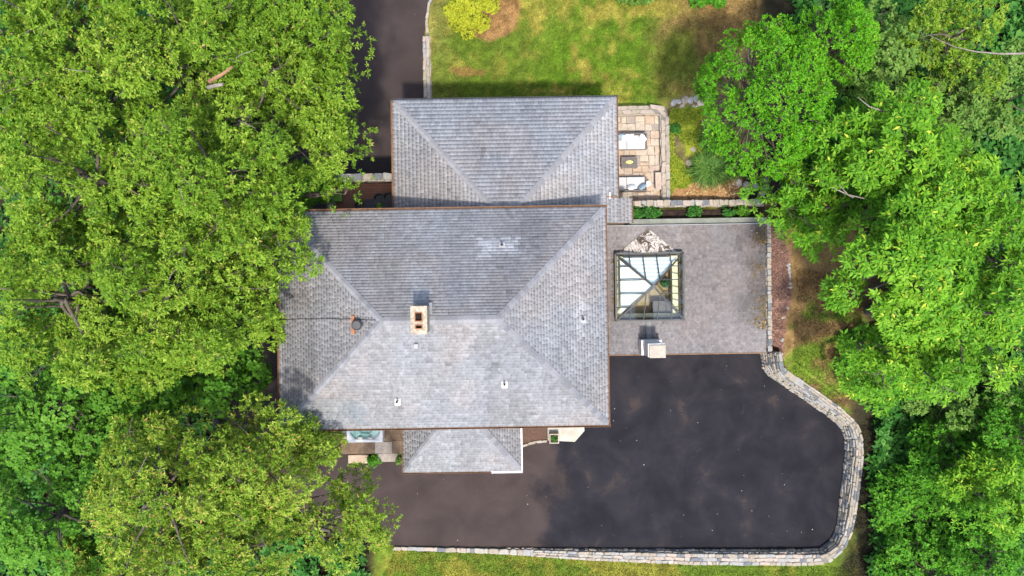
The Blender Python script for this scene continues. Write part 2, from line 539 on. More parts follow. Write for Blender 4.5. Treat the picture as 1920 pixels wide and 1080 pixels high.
def ground_col(x, y):
    p = np.stack([x, y], -1)
    n1 = fbm(p, .35, 3, 4); n2 = fbm(p, 1.4, 9, 3); n3 = fbm(p, .16, 21, 3)
    green = np.array([.125, .195, .020]); vivid = np.array([.105, .205, .012]); yellow = np.array([.315, .285, .050])
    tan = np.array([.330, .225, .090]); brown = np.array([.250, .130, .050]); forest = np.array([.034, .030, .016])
    olive = np.array([.150, .165, .020])
    def L(a, b, t):
        return a + (b - a) * t[..., None]
    c = L(np.broadcast_to(yellow, x.shape + (3,)), np.broadcast_to(green, x.shape + (3,)), sstep(.38, .62, n1 * .6 + n2 * .4))
    # north lawn: lush middle, straw coloured west and along the trees
    cx, cy = W(1130, 110, .8)
    d = np.hypot((x - cx) / 6.0, (y - cy) / 3.6)
    lush = sstep(1.15, .55, d + (n1 - .5) * 1.5)
    c = L(c, np.broadcast_to(vivid, c.shape), lush * sstep(.36, .58, n1 * .45 + n2 * .55) * .85)
    ex = (x - W(1245, 90, 1.7)[0]) + (n1 - .5) * 7 + (y - 14) * .15
    dry = sstep(-1.0, 2.2, ex) * (y > 8)
    c = L(c, np.broadcast_to(tan * .5 + brown * .5, c.shape), dry * .85)
    cgx, cgy = W(1275, 110, 1.7)
    c = L(c, np.broadcast_to(green, c.shape), .75 * sstep(1.1, .4, np.hypot((x - cgx) / 1.4, (y - cgy) / 1.9) + (n2 - .5) * .9))  # conifer's shadow on the lawn, painted in as a green patch
    north_w = sstep(3.2, 0.2, (x - W(800, 90, 0)[0]) + (n1 - .5) * 4) * (y > 8) * .55
    c = L(c, np.broadcast_to(tan * .75 + green * .35, c.shape), north_w)
    cgx, cgy = W(880, 137, .2)
    c = L(c, np.broadcast_to(brown, c.shape), .7 * sstep(1.0, .5, np.hypot((x - cgx) / 1.3, (y - cgy) / .35) + (n2 - .5) * 1.2))
    bx, by = W(900, 30, .3)
    c = L(c, np.broadcast_to(tan * .45 + brown * .7, c.shape), sstep(1.1, .95, np.hypot((x - bx - .55) / 1.75, (y - by - .5) / 1.9) + (n2 - .5) * .25))
    # east lawn
    east = (x > W(1480, 600, 2.8)[0]) & (y < 4)
    e = L(np.broadcast_to(green, c.shape), np.broadcast_to(tan * .5 + brown * .35, c.shape), sstep(.36, .56, n1 * .5 + n2 * .5 + sstep(-5, 0, y) * .20 - .13))
    c = np.where(east[..., None], e, c)
    # south lawn
    south = (y < -14.6)
    s = L(np.broadcast_to(olive * .7 + yellow * .45, c.shape), np.broadcast_to(green, c.shape), sstep(.35, .6, n1 * .4 + n2 * .6))
    c = np.where(south[..., None], s, c)
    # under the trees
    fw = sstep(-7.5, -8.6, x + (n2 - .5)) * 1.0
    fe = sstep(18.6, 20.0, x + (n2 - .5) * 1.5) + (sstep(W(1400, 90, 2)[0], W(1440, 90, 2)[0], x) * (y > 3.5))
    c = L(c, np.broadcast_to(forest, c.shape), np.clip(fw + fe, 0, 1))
    g = in_poly(x, y, Z_GARDEN)
    gc = L(np.broadcast_to(np.array([.30, .33, .03]), c.shape), np.broadcast_to(np.array([.16, .13, .06]), c.shape), sstep(.35, .6, n2 + sstep(W(1300, 280, 2)[0], W(1350, 280, 2)[0], x) * .25))
    c = np.where(g[..., None], gc, c)
    so = in_poly(x + (n2 - .5) * .6, y, Z_SOIL)
    sc = L(np.broadcast_to(np.array([.36, .20, .09]), c.shape), np.broadcast_to(np.array([.045, .032, .025]), c.shape), sstep(W(1360, 350, 2)[0], W(1395, 350, 2)[0], x + (n2 - .5) * .8))
    c = np.where(so[..., None], sc, c)
    mu = in_poly(x + (n2 - .5) * .25, y, Z_MULCH)
    c = np.where(mu[..., None], np.array([.215, .120, .088]) * (.65 + .8 * vnoise(p, 5, 5)[..., None]), c)
    bd = in_poly(x, y, BED_R)
    c = np.where(bd[..., None], np.array([.040, .028, .022]) * (.6 + .9 * vnoise(p, 6, 6)[..., None]), c)
    grain = .42 + 1.15 * fbm(p, 3.6, 33, 4)
    return np.clip(c * grain[..., None] * .70, .004, .9)

def ground_z(x, y):
    z = base_z(x, y) + (fbm(np.stack([x, y], -1), .5, 55, 3) - .5) * .12
    low = in_poly(x, y, ASPH)
    for (a, b, ha), (c, d, hb) in zip(WALL_W[:-1], WALL_W[1:]):
        ex, ey = c - a, d - b
        t = np.clip(((x - a) * ex + (y - b) * ey) / (ex * ex + ey * ey), 0, 1)
        hh = ha + (hb - ha) * t
        dw_ = np.hypot(x - a - ex * t, y - b - ey * t)
        low |= dw_ < .20 + .22 * hh
        z = np.where(dw_ < .95 + .22 * hh, np.minimum(z, hh - .09), z)
    for r in HOUSE_FOOT:
        low |= in_poly(x, y, r)
    z = np.where(low, -.08, z)
    z = np.where(in_poly(x, y, PATIO_R), np.minimum(z, 1.2), z)
    z = np.where(in_poly(x, y, BED_R), 2.45, z)
    return z

gx = np.concatenate([[-400, -150, -70], np.arange(-32, 32.01, .17), [70, 150, 400]])
gy = np.concatenate([[-400, -150, -60], np.arange(-21, 21.01, .17), [60, 150, 400]])
GX, GY = np.meshgrid(gx, gy)
GZ = ground_z(GX, GY)
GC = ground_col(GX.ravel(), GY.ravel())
nx, ny = len(gx), len(gy)
idx = np.arange(nx * ny).reshape(ny, nx)
quads = np.stack([idx[:-1, :-1], idx[:-1, 1:], idx[1:, 1:], idx[1:, :-1]], -1).reshape(-1, 4)
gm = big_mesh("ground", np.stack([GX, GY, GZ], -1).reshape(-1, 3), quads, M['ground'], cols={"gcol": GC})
gm.polygons.foreach_set("use_smooth", [True] * len(gm.polygons))
ground = link("ground", gm)
props(ground, "lawn, mulch and woodland soil around the house", None, kind="structure")

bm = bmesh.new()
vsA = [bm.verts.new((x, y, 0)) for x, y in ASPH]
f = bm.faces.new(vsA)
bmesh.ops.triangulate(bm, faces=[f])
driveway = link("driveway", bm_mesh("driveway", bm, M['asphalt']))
for p in driveway.data.polygons:
    if p.normal.z < 0:
        driveway.data.flip_normals()
        break
props(driveway, "black and brown asphalt driveway around the house", None, kind="structure")

# ================================================================== stones
def stone_proto(seed, mat):
    r = random.Random(seed)
    bm = bmesh.new()
    bm_box(bm, -.5, .5, -.5, .5, -.5, .5)
    for v in bm.verts:
        v.co += Vector((r.uniform(-.16, .16), r.uniform(-.06, .06), r.uniform(-.18, .18)))
    bmesh.ops.bevel(bm, geom=list(bm.edges), offset=.11, segments=1, affect='EDGES')
    for v in bm.verts:
        v.co += Vector((r.uniform(-.03, .03), r.uniform(-.03, .03), r.uniform(-.03, .03)))
    return bm_mesh("stone", bm, mat)

PROTO = {(k, m): stone_proto(k * 10 + m, STONE[m]) for k in range(5) for m in range(5)}

def pick_stone(w=(.30, .22, .15, .16, .17)):
    m = random.choices(range(5), w)[0]
    return PROTO[(random.randrange(5), m)]

def place_stones(parent, items, limit=300):
    """items: (size, mesh, matrix in parent space). The largest become single stones, the rest one part."""
    items.sort(key=lambda t: -t[0])
    for s, me, mx in items[:limit]:
        o = link("stone", me, parent)
        o.matrix_local = mx
    rest = items[limit:]
    if rest:
        V, Fc, MI = [], [], []
        for s, me, mx in rest:
            b0 = len(V)
            mi = STONE.index(me.materials[0])
            V += [mx @ v.co for v in me.vertices]
            for p in me.polygons:
                Fc.append([b0 + i for i in p.vertices]); MI.append(mi)
        o = link("small_stones", mk("small_stones", V, Fc, STONE, MI), parent)
        o["kind"] = "stuff"

def offset_path(pts, d):
    """offset polyline to its left by d (world units)"""
    out = []
    n = len(pts)
    for i in range(n):
        a = Vector(pts[max(i - 1, 0)][:2]); b = Vector(pts[min(i + 1, n - 1)][:2])
        t = (b - a).normalized()
        nrm = Vector((-t.y, t.x))
        dd = d[i] if isinstance(d, list) else d
        out.append((pts[i][0] + nrm.x * dd, pts[i][1] + nrm.y * dd))
    return out

def resample(pts, step):
    P = [Vector(p) for p in pts]
    res = []
    for a, b in zip(P[:-1], P[1:]):
        n = max(1, int(round((b - a).length / step)))
        for i in range(n):
            res.append(a.lerp(b, i / n))
    res.append(P[-1])
    return res

def stone_wall(root, path, thick, side, z0, course=.27, lmin=.30, lmax=.62, batter=.12, cap=True, weights=(.30, .22, .15, .16, .17), limit=300):
    """path: list of (x,y,height) local to root; outer side = left (+1) or right (-1)"""
    P = resample([(x, y, h) for x, y, h in path], .25)
    n = len(P)
    if isinstance(thick, list):
        TH = []
        for (a, b, ta, tb) in zip(path[:-1], path[1:], thick[:-1], thick[1:]):
            m_ = max(1, int(round((Vector(b) - Vector(a)).length / .25)))
            TH += [ta + (tb - ta) * i / m_ for i in range(m_)]
        TH.append(thick[-1])
    else:
        TH = [thick] * n
    N = []
    for i in range(n):
        t = (P[min(i + 1, n - 1)] - P[max(i - 1, 0)]); t.z = 0; t.normalize()
        N.append(Vector((-t.y, t.x, 0)) * side)
    V = []; Fc = []
    for i in range(n):
        h = P[i].z
        foot = Vector((P[i].x, P[i].y, 0))
        a = foot + N[i] * .035; b = foot + N[i] * (.035 + batter * h)
        c = foot + N[i] * (batter * h + TH[i] - .03); d = foot + N[i] * (batter * h + TH[i] - .03)
        hh = max(h - .03, .02)
        V += [(a.x, a.y, z0 - .1), (b.x, b.y, z0 + hh), (c.x, c.y, z0 + hh), (d.x, d.y, z0 - .3)]
    for i in range(n - 1):
        for k in range(3):
            Fc.append((i * 4 + k, i * 4 + k + 1, i * 4 + 5 + k, i * 4 + 4 + k))
    Fc += [(0, 1, 2, 3), ((n - 1) * 4 + 3, (n - 1) * 4 + 2, (n - 1) * 4 + 1, (n - 1) * 4)]
    link("mortar_core", mk("mortar_core", V, Fc, M['mortar']), root)
    S = [0]
    for i in range(n - 1):
        S.append(S[-1] + (Vector(P[i + 1][:2]) - Vector(P[i][:2])).length)
    def at(s):
        s = min(max(s, 0), S[-1] - 1e-6)
        i = int(np.searchsorted(S, s, 'right') - 1)
        t = (s - S[i]) / max(S[i + 1] - S[i], 1e-9)
        p = P[i].lerp(P[i + 1], t)
        nn = N[i].lerp(N[i + 1], t).normalized()
        return p, nn
    items = []
    def put(s, z, l, h, depth, off, tiltface):
        p, nn = at(s)
        pos = Vector((p.x, p.y, 0)) + nn * off
        rz = math.atan2(nn.y, nn.x) - math.pi / 2
        mx = Matrix.Translation((pos.x, pos.y, z)) @ Matrix.Rotation(rz + random.uniform(-.09, .09), 4, 'Z') @ Matrix.Rotation(-tiltface, 4, 'X') \
             @ Matrix.Rotation(random.uniform(-.05, .05), 4, 'Y') @ Matrix.Diagonal((l, depth, h, 1))
        items.append((l * max(h, depth), pick_stone(weights), mx))
    tilt = math.atan(batter)
    hmax = max(p.z for p in P)
    k = 0
    while k * course < hmax - .12:
        s = random.uniform(0, .2)
        zc = (k + .5) * course
        while s < S[-1] - .1:
            l = random.uniform(lmin, lmax)
            p, nn = at(s + l / 2)
            room = p.z - .10 - k * course
            if room > course * .4:
                hh = min(course, room)
                put(s + l / 2, z0 + k * course + hh / 2, l - .03, (hh - .03) * random.uniform(.72, 1.06), .20, .075 + batter * zc + random.uniform(-.025, .02), tilt)
            s += l
        k += 1
    if cap:
        rows = max(1, int(round(max(TH) / .25)))
        for r in range(rows):
            s = random.uniform(0, .2)
            while s < S[-1] - .1:
                l = random.uniform(lmin, lmax * 1.1)
                p, nn = at(s + l / 2)
                wrow = TH[min(int(np.searchsorted(S, s + l / 2)), n - 1)] / rows
                if wrow < .13:
                    wrow *= rows
                    if r: s += l; continue
                put(s + l / 2, z0 + p.z - .05, l - .025, .13 + random.uniform(-.01, .03), wrow - .02, batter * p.z + wrow * (r + .5), 0)
                s += l
    place_stones(root, items, limit)
    return S[-1]

wx, wy = W(1583, 850, 0)
THK = [.20, .26, .34, .42] + [.46] * 8 + [.58, .66, .66, .52, .30, .22]
rw = empty("retaining_wall", "long curving pale fieldstone retaining wall round the black driveway", "stone wall", (wx, wy, 0))
stone_wall(rw, [(W(x, y)[0] - wx, W(x, y)[1] - wy, h) for x, y, h in WALL_PX], THK, 1, 0.0, batter=.22, lmin=.16, lmax=.60, course=.235, weights=(.30, .22, .14, .14, .20))

# low wall and kerb along the front drive
p0 = HH(802, 186, .3); p1 = HH(800, 68, .3)
ew = hempty("edging_wall", "straight low pinkish stone wall between front driveway and lawn", "stone wall", p0[0], p0[1], 0)
stone_wall(ew, [(.18, 0, .42), (.15, p1[1] - p0[1], .42)], .40, 1, 0.0, batter=0, weights=(.3, .15, .4, .02, .13), course=.22)
kx, ky = W(797, 68, .1)
ke = empty("stone_kerb", "thin pale stone kerb curving along the front driveway to the photo's top edge", "kerb", (kx, ky, 0))
stone_wall(ke, [(W(a, b, .12)[0] - kx, W(a, b, .12)[1] - ky, .14) for a, b in [(799, 66), (797, 40), (801, 12), (811, -20), (830, -70)]], .17, -1, 0.0, batter=0, course=.2, lmin=.3, lmax=.6, weights=(.35, .2, .2, .02, .23))

# ================================================================== HOUSE
house = hempty("house", "large hip roofed house with grey shingles, chimney and flat roofed wing with skylight", "house", -3.3, -1.4, 0)
OX, OY = -3.3, -1.4
def hp(x, y, z=0):           # house frame -> house local
    return Vector((x - OX, y - OY, z))

EZ, RZ = 8.0, 9.80                                   # main eave, ridge
MX0, MX1, MY0, MY1 = -11.18, 4.53, -6.62, 3.82
RUN = (MY1 - MY0) / 2
RXL, RXR, RY = MX0 + RUN, MX1 - RUN, (MY0 + MY1) / 2

def shingles(parent, name, poly, course, tab, thick, colfn, hole=None, jitter=.5):
    """poly: house-frame 3d points, first edge = eave. Overlapping shingles as one mesh"""
    P = [Vector(p) for p in poly]
    o = P[0]; u = (P[1] - P[0]).normalized()
    nrm = u.cross(P[2] - P[0]).normalized()
    if nrm.z < 0: nrm = -nrm
    v = nrm.cross(u)
    if v.dot(P[2] - P[0]) < 0: v = -v
    Q = [((p - o).dot(u), (p - o).dot(v)) for p in P]
    vmax = max(q[1] for q in Q)
    def span(t):
        xs = []
        for i in range(len(Q)):
            (a0, b0), (a1, b1) = Q[i], Q[(i + 1) % len(Q)]
            if abs(b1 - b0) < 1e-9:
                if abs(b0 - t) < 1e-6: xs += [a0, a1]
                continue
            s = (t - b0) / (b1 - b0)
            if -1e-9 <= s <= 1 + 1e-9:
                xs.append(a0 + s * (a1 - a0))
        return (min(xs), max(xs)) if xs else (0, 0)
    V = []; C = []
    t = 0.0
    while t < vmax - .03:
        t1 = min(t + course * 1.04, vmax - 1e-4)
        a0, a1 = span(max(t, 1e-5)); b0, b1 = span(t1)
        s = a0 - random.uniform(0, tab)
        while s < a1:
            wdt = tab * random.uniform(1 - jitter, 1 + jitter)
            l0, l1 = max(s, a0), min(s + wdt, a1)
            m0, m1 = max(s, b0), min(s + wdt, b1)
            if l1 - l0 > .01:
                if m1 < m0: m0 = m1 = min(max((l0 + l1) / 2, b0), b1)
                g = .006
                th = thick * random.uniform(.9, 1.12)
                pts = [o + u * (l0 + g) + v * t, o + u * (l1 - g) + v * t, o + u * m1 + v * t1, o + u * m0 + v * t1]
                c = (pts[0] + pts[1] + pts[2] + pts[3]) / 4
                if hole is None or not (hole[0] < c.x < hole[1] and hole[2] < c.y < hole[3]):
                    V += [pts[0] - nrm * .02, pts[1] - nrm * .02, pts[0] + nrm * th, pts[1] + nrm * th, pts[2] + nrm * .004, pts[3] + nrm * .004]
                    C.append(c)
            s += wdt
        t += course
    n = len(C)
    V = np.array([hp(*p) for p in V])
    b = np.arange(n)[:, None] * 6
    qs = np.concatenate([b + [2, 3, 4, 5], b + [0, 1, 3, 2]], 0)
    sd = np.concatenate([b + [0, 2, 5, 5], b + [1, 4, 3, 3]], 0)
    C = np.array(C)
    col = colfn(C)
    tris = np.concatenate([np.stack([qs[:, 0], qs[:, 1], qs[:, 2]], 1), np.stack([qs[:, 0], qs[:, 2], qs[:, 3]], 1), sd[:, :3]], 0)
    cc = np.concatenate([col, col, col, col, col, col], 0)
    me = big_mesh(name, V, tris, M['shingle'], cols={"scol": cc}, tri=True)
    ob = link(name, me, parent)
    ob["kind"] = "stuff"
    return ob

def deck_plate(parent, polys, mat, drop=.03, thick=.12, name="roof_deck"):
    bm = bmesh.new()
    for poly in polys:
        top = [bm.verts.new(hp(p[0], p[1], p[2] - drop)) for p in poly]
        lo = [bm.verts.new(hp(p[0], p[1], p[2] - drop - thick)) for p in poly]
        bm.faces.new(top); bm.faces.new(lo[::-1])
        for i in range(len(poly)):
            j = (i + 1) % len(poly)
            bm.faces.new((lo[i], lo[j], top[j], top[i]))
    return link(name, bm_mesh(name, bm, mat), parent)

def cap_mesh(name, length, half, slope, th=.022, col=(.30, .32, .36)):
    col = tuple(v * .93 for v in col)
    """bent ridge shingle along +X, wings drop by slope per metre"""
    V = []; d = slope * half
    for x, lift in ((0, .05), (length * 1.12, .012)):
        V += [(x, -half, -d + lift), (x, 0, lift + .012), (x, half, -d + lift), (x, -half, -d + lift - th * 2), (x, 0, lift - th * 2), (x, half, -d + lift - th * 2)]
    Fc = [(0, 1, 7, 6), (1, 2, 8, 7), (0, 3, 4, 1), (1, 4, 5, 2), (6, 7, 10, 9), (7, 8, 11, 10), (0, 6, 9, 3), (2, 5, 11, 8)]
    me = mk(name, V, Fc, M['shingle'])
    at = me.attributes.new("scol", 'FLOAT_COLOR', 'FACE')
    for dd in at.data: dd.color = (*col, 1)
    return me

def caps(parent, a, b, step, half, slope, protos):
    a, b = hp(*a), hp(*b)
    a = a + (b - a).normalized() * .16
    d = b - a
    n = max(2, int(round(d.length / step)))
    e = d.normalized()
    q = e.to_track_quat('X', 'Z').to_euler()
    for i in range(n):
        o = link("ridge_cap", random.choice(protos), parent, a + d * (i / n), q)
        o.rotation_euler.rotate_axis('X', random.uniform(-.02, .02))

def roofcol(base, seed, dark=.0, patch=None, warm=0.0):
    base = np.array(base)
    def fn(C):
        n = len(C)
        r = rng.random(n)
        big = fbm(C[:, :2], .33, seed, 4)
        streak = fbm(np.stack([C[:, 0] * .9, C[:, 1] * .22], -1), 1.0, seed + 5, 3)
        k = .86 + .17 * (r - .5) + .36 * (big - .5) + .28 * (streak - .5)
        k += np.where(rng.random(n) > .93, .10, 0) - np.where(rng.random(n) > .96, .14, 0)
        k -= dark
        col = base[None] * k[:, None]
        blue = sstep(.50, .66, fbm(C[:, :2], .30, seed + 31, 3))[:, None]
        col = col * (1 - blue * .5) + col * np.array([.92, .99, 1.05]) * blue * .5
        wm = sstep(.52, .70, fbm(C[:, :2], .4, seed + 77, 3))[:, None] * .6
        col = col * (1 - wm) + col * np.array([1.09, 1.0, .93]) * wm
        if patch:
            for (x0, x1, y0, y1, mul) in patch:
                m = sstep(0, .25, np.minimum(np.minimum(C[:, 0] - x0, x1 - C[:, 0]), np.minimum(C[:, 1] - y0, y1 - C[:, 1])) + (rng.random(n) - .5) * .3)
                col = col * (1 + (np.array(mul)[None] - 1) * m[:, None])
        return np.clip(col, .02, .9)
    return fn

GREY = (.240, .239, .243)
def pr(px0, py0, px1, py1, z):
    a = HH(px0, py1, z); b = HH(px1, py0, z)
    return a[0], b[0], a[1], b[1]
PATCH = [(*pr(893, 440, 976, 484, 8.6), (1.50, 1.52, 1.56)), (*pr(975, 395, 1125, 470, 8.4), (.92, .92, .92)), (*pr(1077, 550, 1102, 632, 8.4), (1.32, 1.32, 1.32)),
         (*pr(757, 495, 808, 575, 9.5), (1.12, 1.17, 1.2)), (*pr(640, 400, 690, 560, 8.8), (.93, .93, .95)),
         (*pr(523, 540, 600, 805, 8.3), (.82, .81, .80)), (*pr(545, 740, 690, 805, 8.2), (.86, .93, .97))]  # these two: tree shade painted into the shingle colour at the southwest

main_roof = link("main_roof", None, house)
main_roof.empty_display_size = .3
sw_, se_, ne_, nw_ = (MX0, MY0, EZ), (MX1, MY0, EZ), (MX1, MY1, EZ), (MX0, MY1, EZ)
rl, rr = (RXL, RY, RZ), (RXR, RY, RZ)
slopes = {"south": [sw_, se_, rr, rl], "north": [ne_, nw_, rl, rr], "west": [nw_, sw_, rl], "east": [se_, ne_, rr]}
deck_plate(main_roof, list(slopes.values()), M['siding'])
for i, (k, poly) in enumerate(slopes.items()):
    shingles(main_roof, "shingles", poly,   .147, .27, .009, roofcol(GREY, 40 + 0, patch=PATCH))
SL = (RZ - EZ) / RUN
capsM = [cap_mesh("ridge_cap", .27, .145, SL * .72, col=c) for c in ((.188, .190, .200), (.150, .152, .160), (.212, .214, .224), (.168, .17, .18), (.20, .202, .212))]
for c in (sw_, nw_): caps(main_roof, c, rl, .26, .14, SL, capsM)
for c in (se_, ne_): caps(main_roof, c, rr, .26, .19, SL, capsM)
capsR = [cap_mesh("ridge_cap", .27, .19, SL, col=c) for c in ((.21, .21, .218), (.18, .18, .188), (.225, .224, .232))]
caps(main_roof, rl, rr, .26, .19, SL, capsR)

def gutter(parent, x0, x1, y0, y1, z, mat, name="gutter"):
    """open trough along the longer side"""
    bm = bmesh.new()
    t = .014
    bm_box(bm, x0, x1, y0, y1, z - .11, z - .095)
    if x1 - x0 > y1 - y0:
        bm_box(bm, x0, x1, y0, y0 + t, z - .094, z)
        bm_box(bm, x0, x1, y1 - t, y1, z - .094, z)
    else:
        bm_box(bm, x0, x0 + t, y0, y1, z - .094, z)
        bm_box(bm, x1 - t, x1, y0, y1, z - .094, z)
    for v in bm.verts:
        v.co -= Vector((OX, OY, 0))
    return link(name, bm_mesh(name, bm, mat), parent)
G = .105
gutter(main_roof, MX0 - G, MX1 + G, MY1 + .01, MY1 + G, EZ - .01, M['gutter'])
gutter(main_roof, MX0 - G, MX1 + G, MY0 - G, MY0 - .01, EZ - .01, M['gutter'])
gutter(main_roof, MX0 - G, MX0 - .01, MY0, MY1, EZ - .012, M['gutter'])
gutter(main_roof, MX1 + .01, MX1 + .075, MY0, MY1, EZ - .012, M['gutter'])

def hbox(name, x0, x1, y0, y1, z0, z1, mat, parent=house, bev=0.0):
    return box(name, x0, x1, y0, y1, z0, z1, mat, parent, bev, (OX, OY, 0))

hbox("wall", -10.55, 3.95, -6.0, 3.2, -.1, EZ - .16, M['siding']).name = "wall"

# roof slope height helper (main)
def main_z(x, y):
    return EZ + SL * min(x - MX0, MX1 - x, y - MY0, MY1 - y)

# --- chimney on the ridge
chim = link("chimney", None, house); chim.empty_display_size = .3
ct = 10.95
c0 = HH(770, 627, ct); c1 = HH(800.5, 573.5, ct)
hbox("stack", c0[0] + .05, c1[0] - .03, c0[1] + .05, c1[1] - .05, 8.6, ct - .17, M['limestone'], chim)
hbox("flashing", c0[0] - .06, c1[0] + .10, c0[1] - .06, c1[1] + .12, 9.35, 9.72, M['lead'], chim)
# cap as a ring round the two flues
fl = [(*HH(777.5, 603, ct), *HH(792, 585.5, ct)), (*HH(778.5, 617, ct), *HH(792, 608.5, ct))]
bm = bmesh.new()
ys = [c0[1], fl[1][1], fl[1][3], fl[0][1], fl[0][3], c1[1]]
xa, xb = fl[0][0], fl[0][2]
for yA, yB in ((ys[0], ys[1]), (ys[2], ys[3]), (ys[4], ys[5])):
    bm_box(bm, c0[0] - OX, c1[0] - OX, yA - OY, yB - OY, ct - .15, ct, 0)
for yA, yB in ((ys[1], ys[2]), (ys[3], ys[4])):
    bm_box(bm, c0[0] - OX, xa - OX, yA - OY, yB - OY, ct - .15, ct)
    bm_box(bm, xb - OX, c1[0] - OX, yA - OY, yB - OY, ct - .15, ct)
link("cap_slab", bm_mesh("cap_slab", bm, M['limestone']), chim)
for (x0, y0, x1, y1) in fl:
    bm = bmesh.new()
    t = .03
    x0 += .003; x1 -= .003; y0 += .003; y1 -= .003
    bm_box(bm, x0 - OX, x0 + t - OX, y0 - OY, y1 - OY, ct - .155, ct + .04)
    bm_box(bm, x1 - t - OX, x1 - OX, y0 - OY, y1 - OY, ct - .155, ct + .04)
    bm_box(bm, x0 + t - OX, x1 - t - OX, y0 - OY, y0 + t - OY, ct - .155, ct + .04)
    bm_box(bm, x0 + t - OX, x1 - t - OX, y1 - t - OY, y1 - OY, ct - .155, ct + .04)
    link("flue", bm_mesh("flue", bm, M['rust']), chim)
    bm = bmesh.new()
    bm_box(bm, x0 + t - OX, x1 - t - OX, y0 + t - OY, y1 - t - OY, ct - .168, ct - .12)
    link("flue_throat", bm_mesh("flue_throat", bm, M['soot']), chim)

# --- round attic vent with rusted flashing
ax, ay = HH(671, 609, 9.4)
az = main_z(ax, ay)
av = link("attic_vent", None, house); av.empty_display_size = .2
hbox("flashing", ax - .30, ax - .15, ay - .42, ay + .42, az - .12, az + .03, M['rust'], av)
cyl("throat", ax - OX, ay - OY, az - .1, az + .22, .17, M['greymetal'], av)
bm = bmesh.new()
bm_cyl(bm, ax - OX, ay - OY, az + .20, az + .27, .245, .245, 28)
bm_cyl(bm, ax - OX, ay - OY, az + .272, az + .33, .235, .19, 28)
link("hood", bm_mesh("hood", bm, M['blackmetal']), av)

# --- plumbing vents
def vent_pipe(px, py, zz, base_mat):
    x, y = HH(px, py, zz)
    z = main_z(x, y)
    v = link("vent_pipe", None, house); v.empty_display_size = .2
    ang = 0
    hbox("flashing", x - .13, x + .13, y - .19, y + .13, z - .05, z + .045, base_mat, v)
    cyl("boot", x - OX, y - OY, z, z + .12, .11, base_mat, v, .07)
    cyl("pipe", x - OX, y - OY, z + .05, z + .36, .055, M['blackmetal'], v)
    cyl("bore", x - OX, y - OY, z + .361, z + .364, .042, M['soot'], v)
vent_pipe(941, 459, 8.8, M['greymetal'])
vent_pipe(1093, 598, 8.5, M['greymetal'])
vent_pipe(946, 720, 8.8, M['stucco'])
vent_pipe(745, 753, 8.6, M['stucco'])
sx_, sy_ = HH(781, 649, 9.3)
sz_ = main_z(sx_, sy_)
bm = bmesh.new()
bm_box(bm, sx_ - .10 - OX, sx_ + .10 - OX, sy_ - .10 - OY, sy_ + .12 - OY, sz_ - .05, sz_ + .13, .02)
link("square_vent", bm_mesh("square_vent", bm, M['greymetal']), house)

# --- cable lying on the west slope
def tube(name, pts, r, mat, parent=None, n=6, r_end=None):
    pts = [Vector(p) for p in pts]
    V = []; Fc = []
    m = len(pts)
    for i, p in enumerate(pts):
        t = (pts[min(i + 1, m - 1)] - pts[max(i - 1, 0)]).normalized()
        a = t.orthogonal().normalized() if abs(t.z) > .9 else t.cross(Vector((0, 0, 1))).normalized()
        b = t.cross(a)
        rr_ = r if r_end is None else r + (r_end - r) * i / (m - 1)
        for k in range(n):
            an = 2 * math.pi * k / n
            V.append(p + a * math.cos(an) * rr_ + b * math.sin(an) * rr_)
    for i in range(m - 1):
        for k in range(n):
            Fc.append((i * n + k, i * n + (k + 1) % n, (i + 1) * n + (k + 1) % n, (i + 1) * n + k))
    Fc.append(tuple(range(n))[::-1]); Fc.append(tuple((m - 1) * n + k for k in range(n)))
    me = mk(name, V, Fc, mat, smooth=True)
    return link(name, me, parent)
cp = []
for i in range(14):
    px = 523 + (706 - 523) * i / 13
    x, y = HH(px, 600 - 2.5 * math.sin(i / 13 * 3.14) + math.sin(i * 1.7) * .6, 8 + 1.6 * i / 13)
    cp.append(hp(x, y, main_z(x, y) + .045))
cable = tube("roof_cable", cp, .014, M['blackmetal'], house)

# ---- north wing
WZ = 6.0
NX0, NX1, NY1 = -5.9, 5.43, 9.6
NYB = 3.22
apx = ((NX0 + NX1) / 2, NYB, 7.62)
wing = link("wing_roof", None, house); wing.empty_display_size = .3
wslopes = [[(NX1, NY1, WZ), (NX0, NY1, WZ), apx], [(NX0, NY1, WZ), (NX0, NYB, WZ), apx], [(NX1, NYB, WZ), (NX1, NY1, WZ), apx]]
deck_plate(wing, wslopes, M['siding'])
for poly in wslopes:
    shingles(wing, "shingles", poly, .205, .20, .013, roofcol((.272, .270, .276), 60), jitter=.25)
capsW = [cap_mesh("ridge_cap", .5, .145, .22, col=c) for c in ((.20, .20, .207), (.185, .185, .192), (.212, .212, .22))]
for c in ((NX0, NY1, WZ), (NX1, NY1, WZ)):
    caps(wing, c, apx, .48, .17, .2, capsW)
gutter(wing, NX0 - G, NX0 - .01, NYB + .7, NY1, WZ - .012, M['gutter'])
gutter(wing, NX1 + .01, NX1 + .08, 4.55, NY1, WZ - .012, M['gutter'])
gutter(wing, NX0 - G, NX1 + .08, NY1 + .01, NY1 + .075, WZ - .012, M['darkgut'])
hbox("wall", -5.4, 4.9, 3.21, 9.05, -.1, WZ - .16, M['siding'])

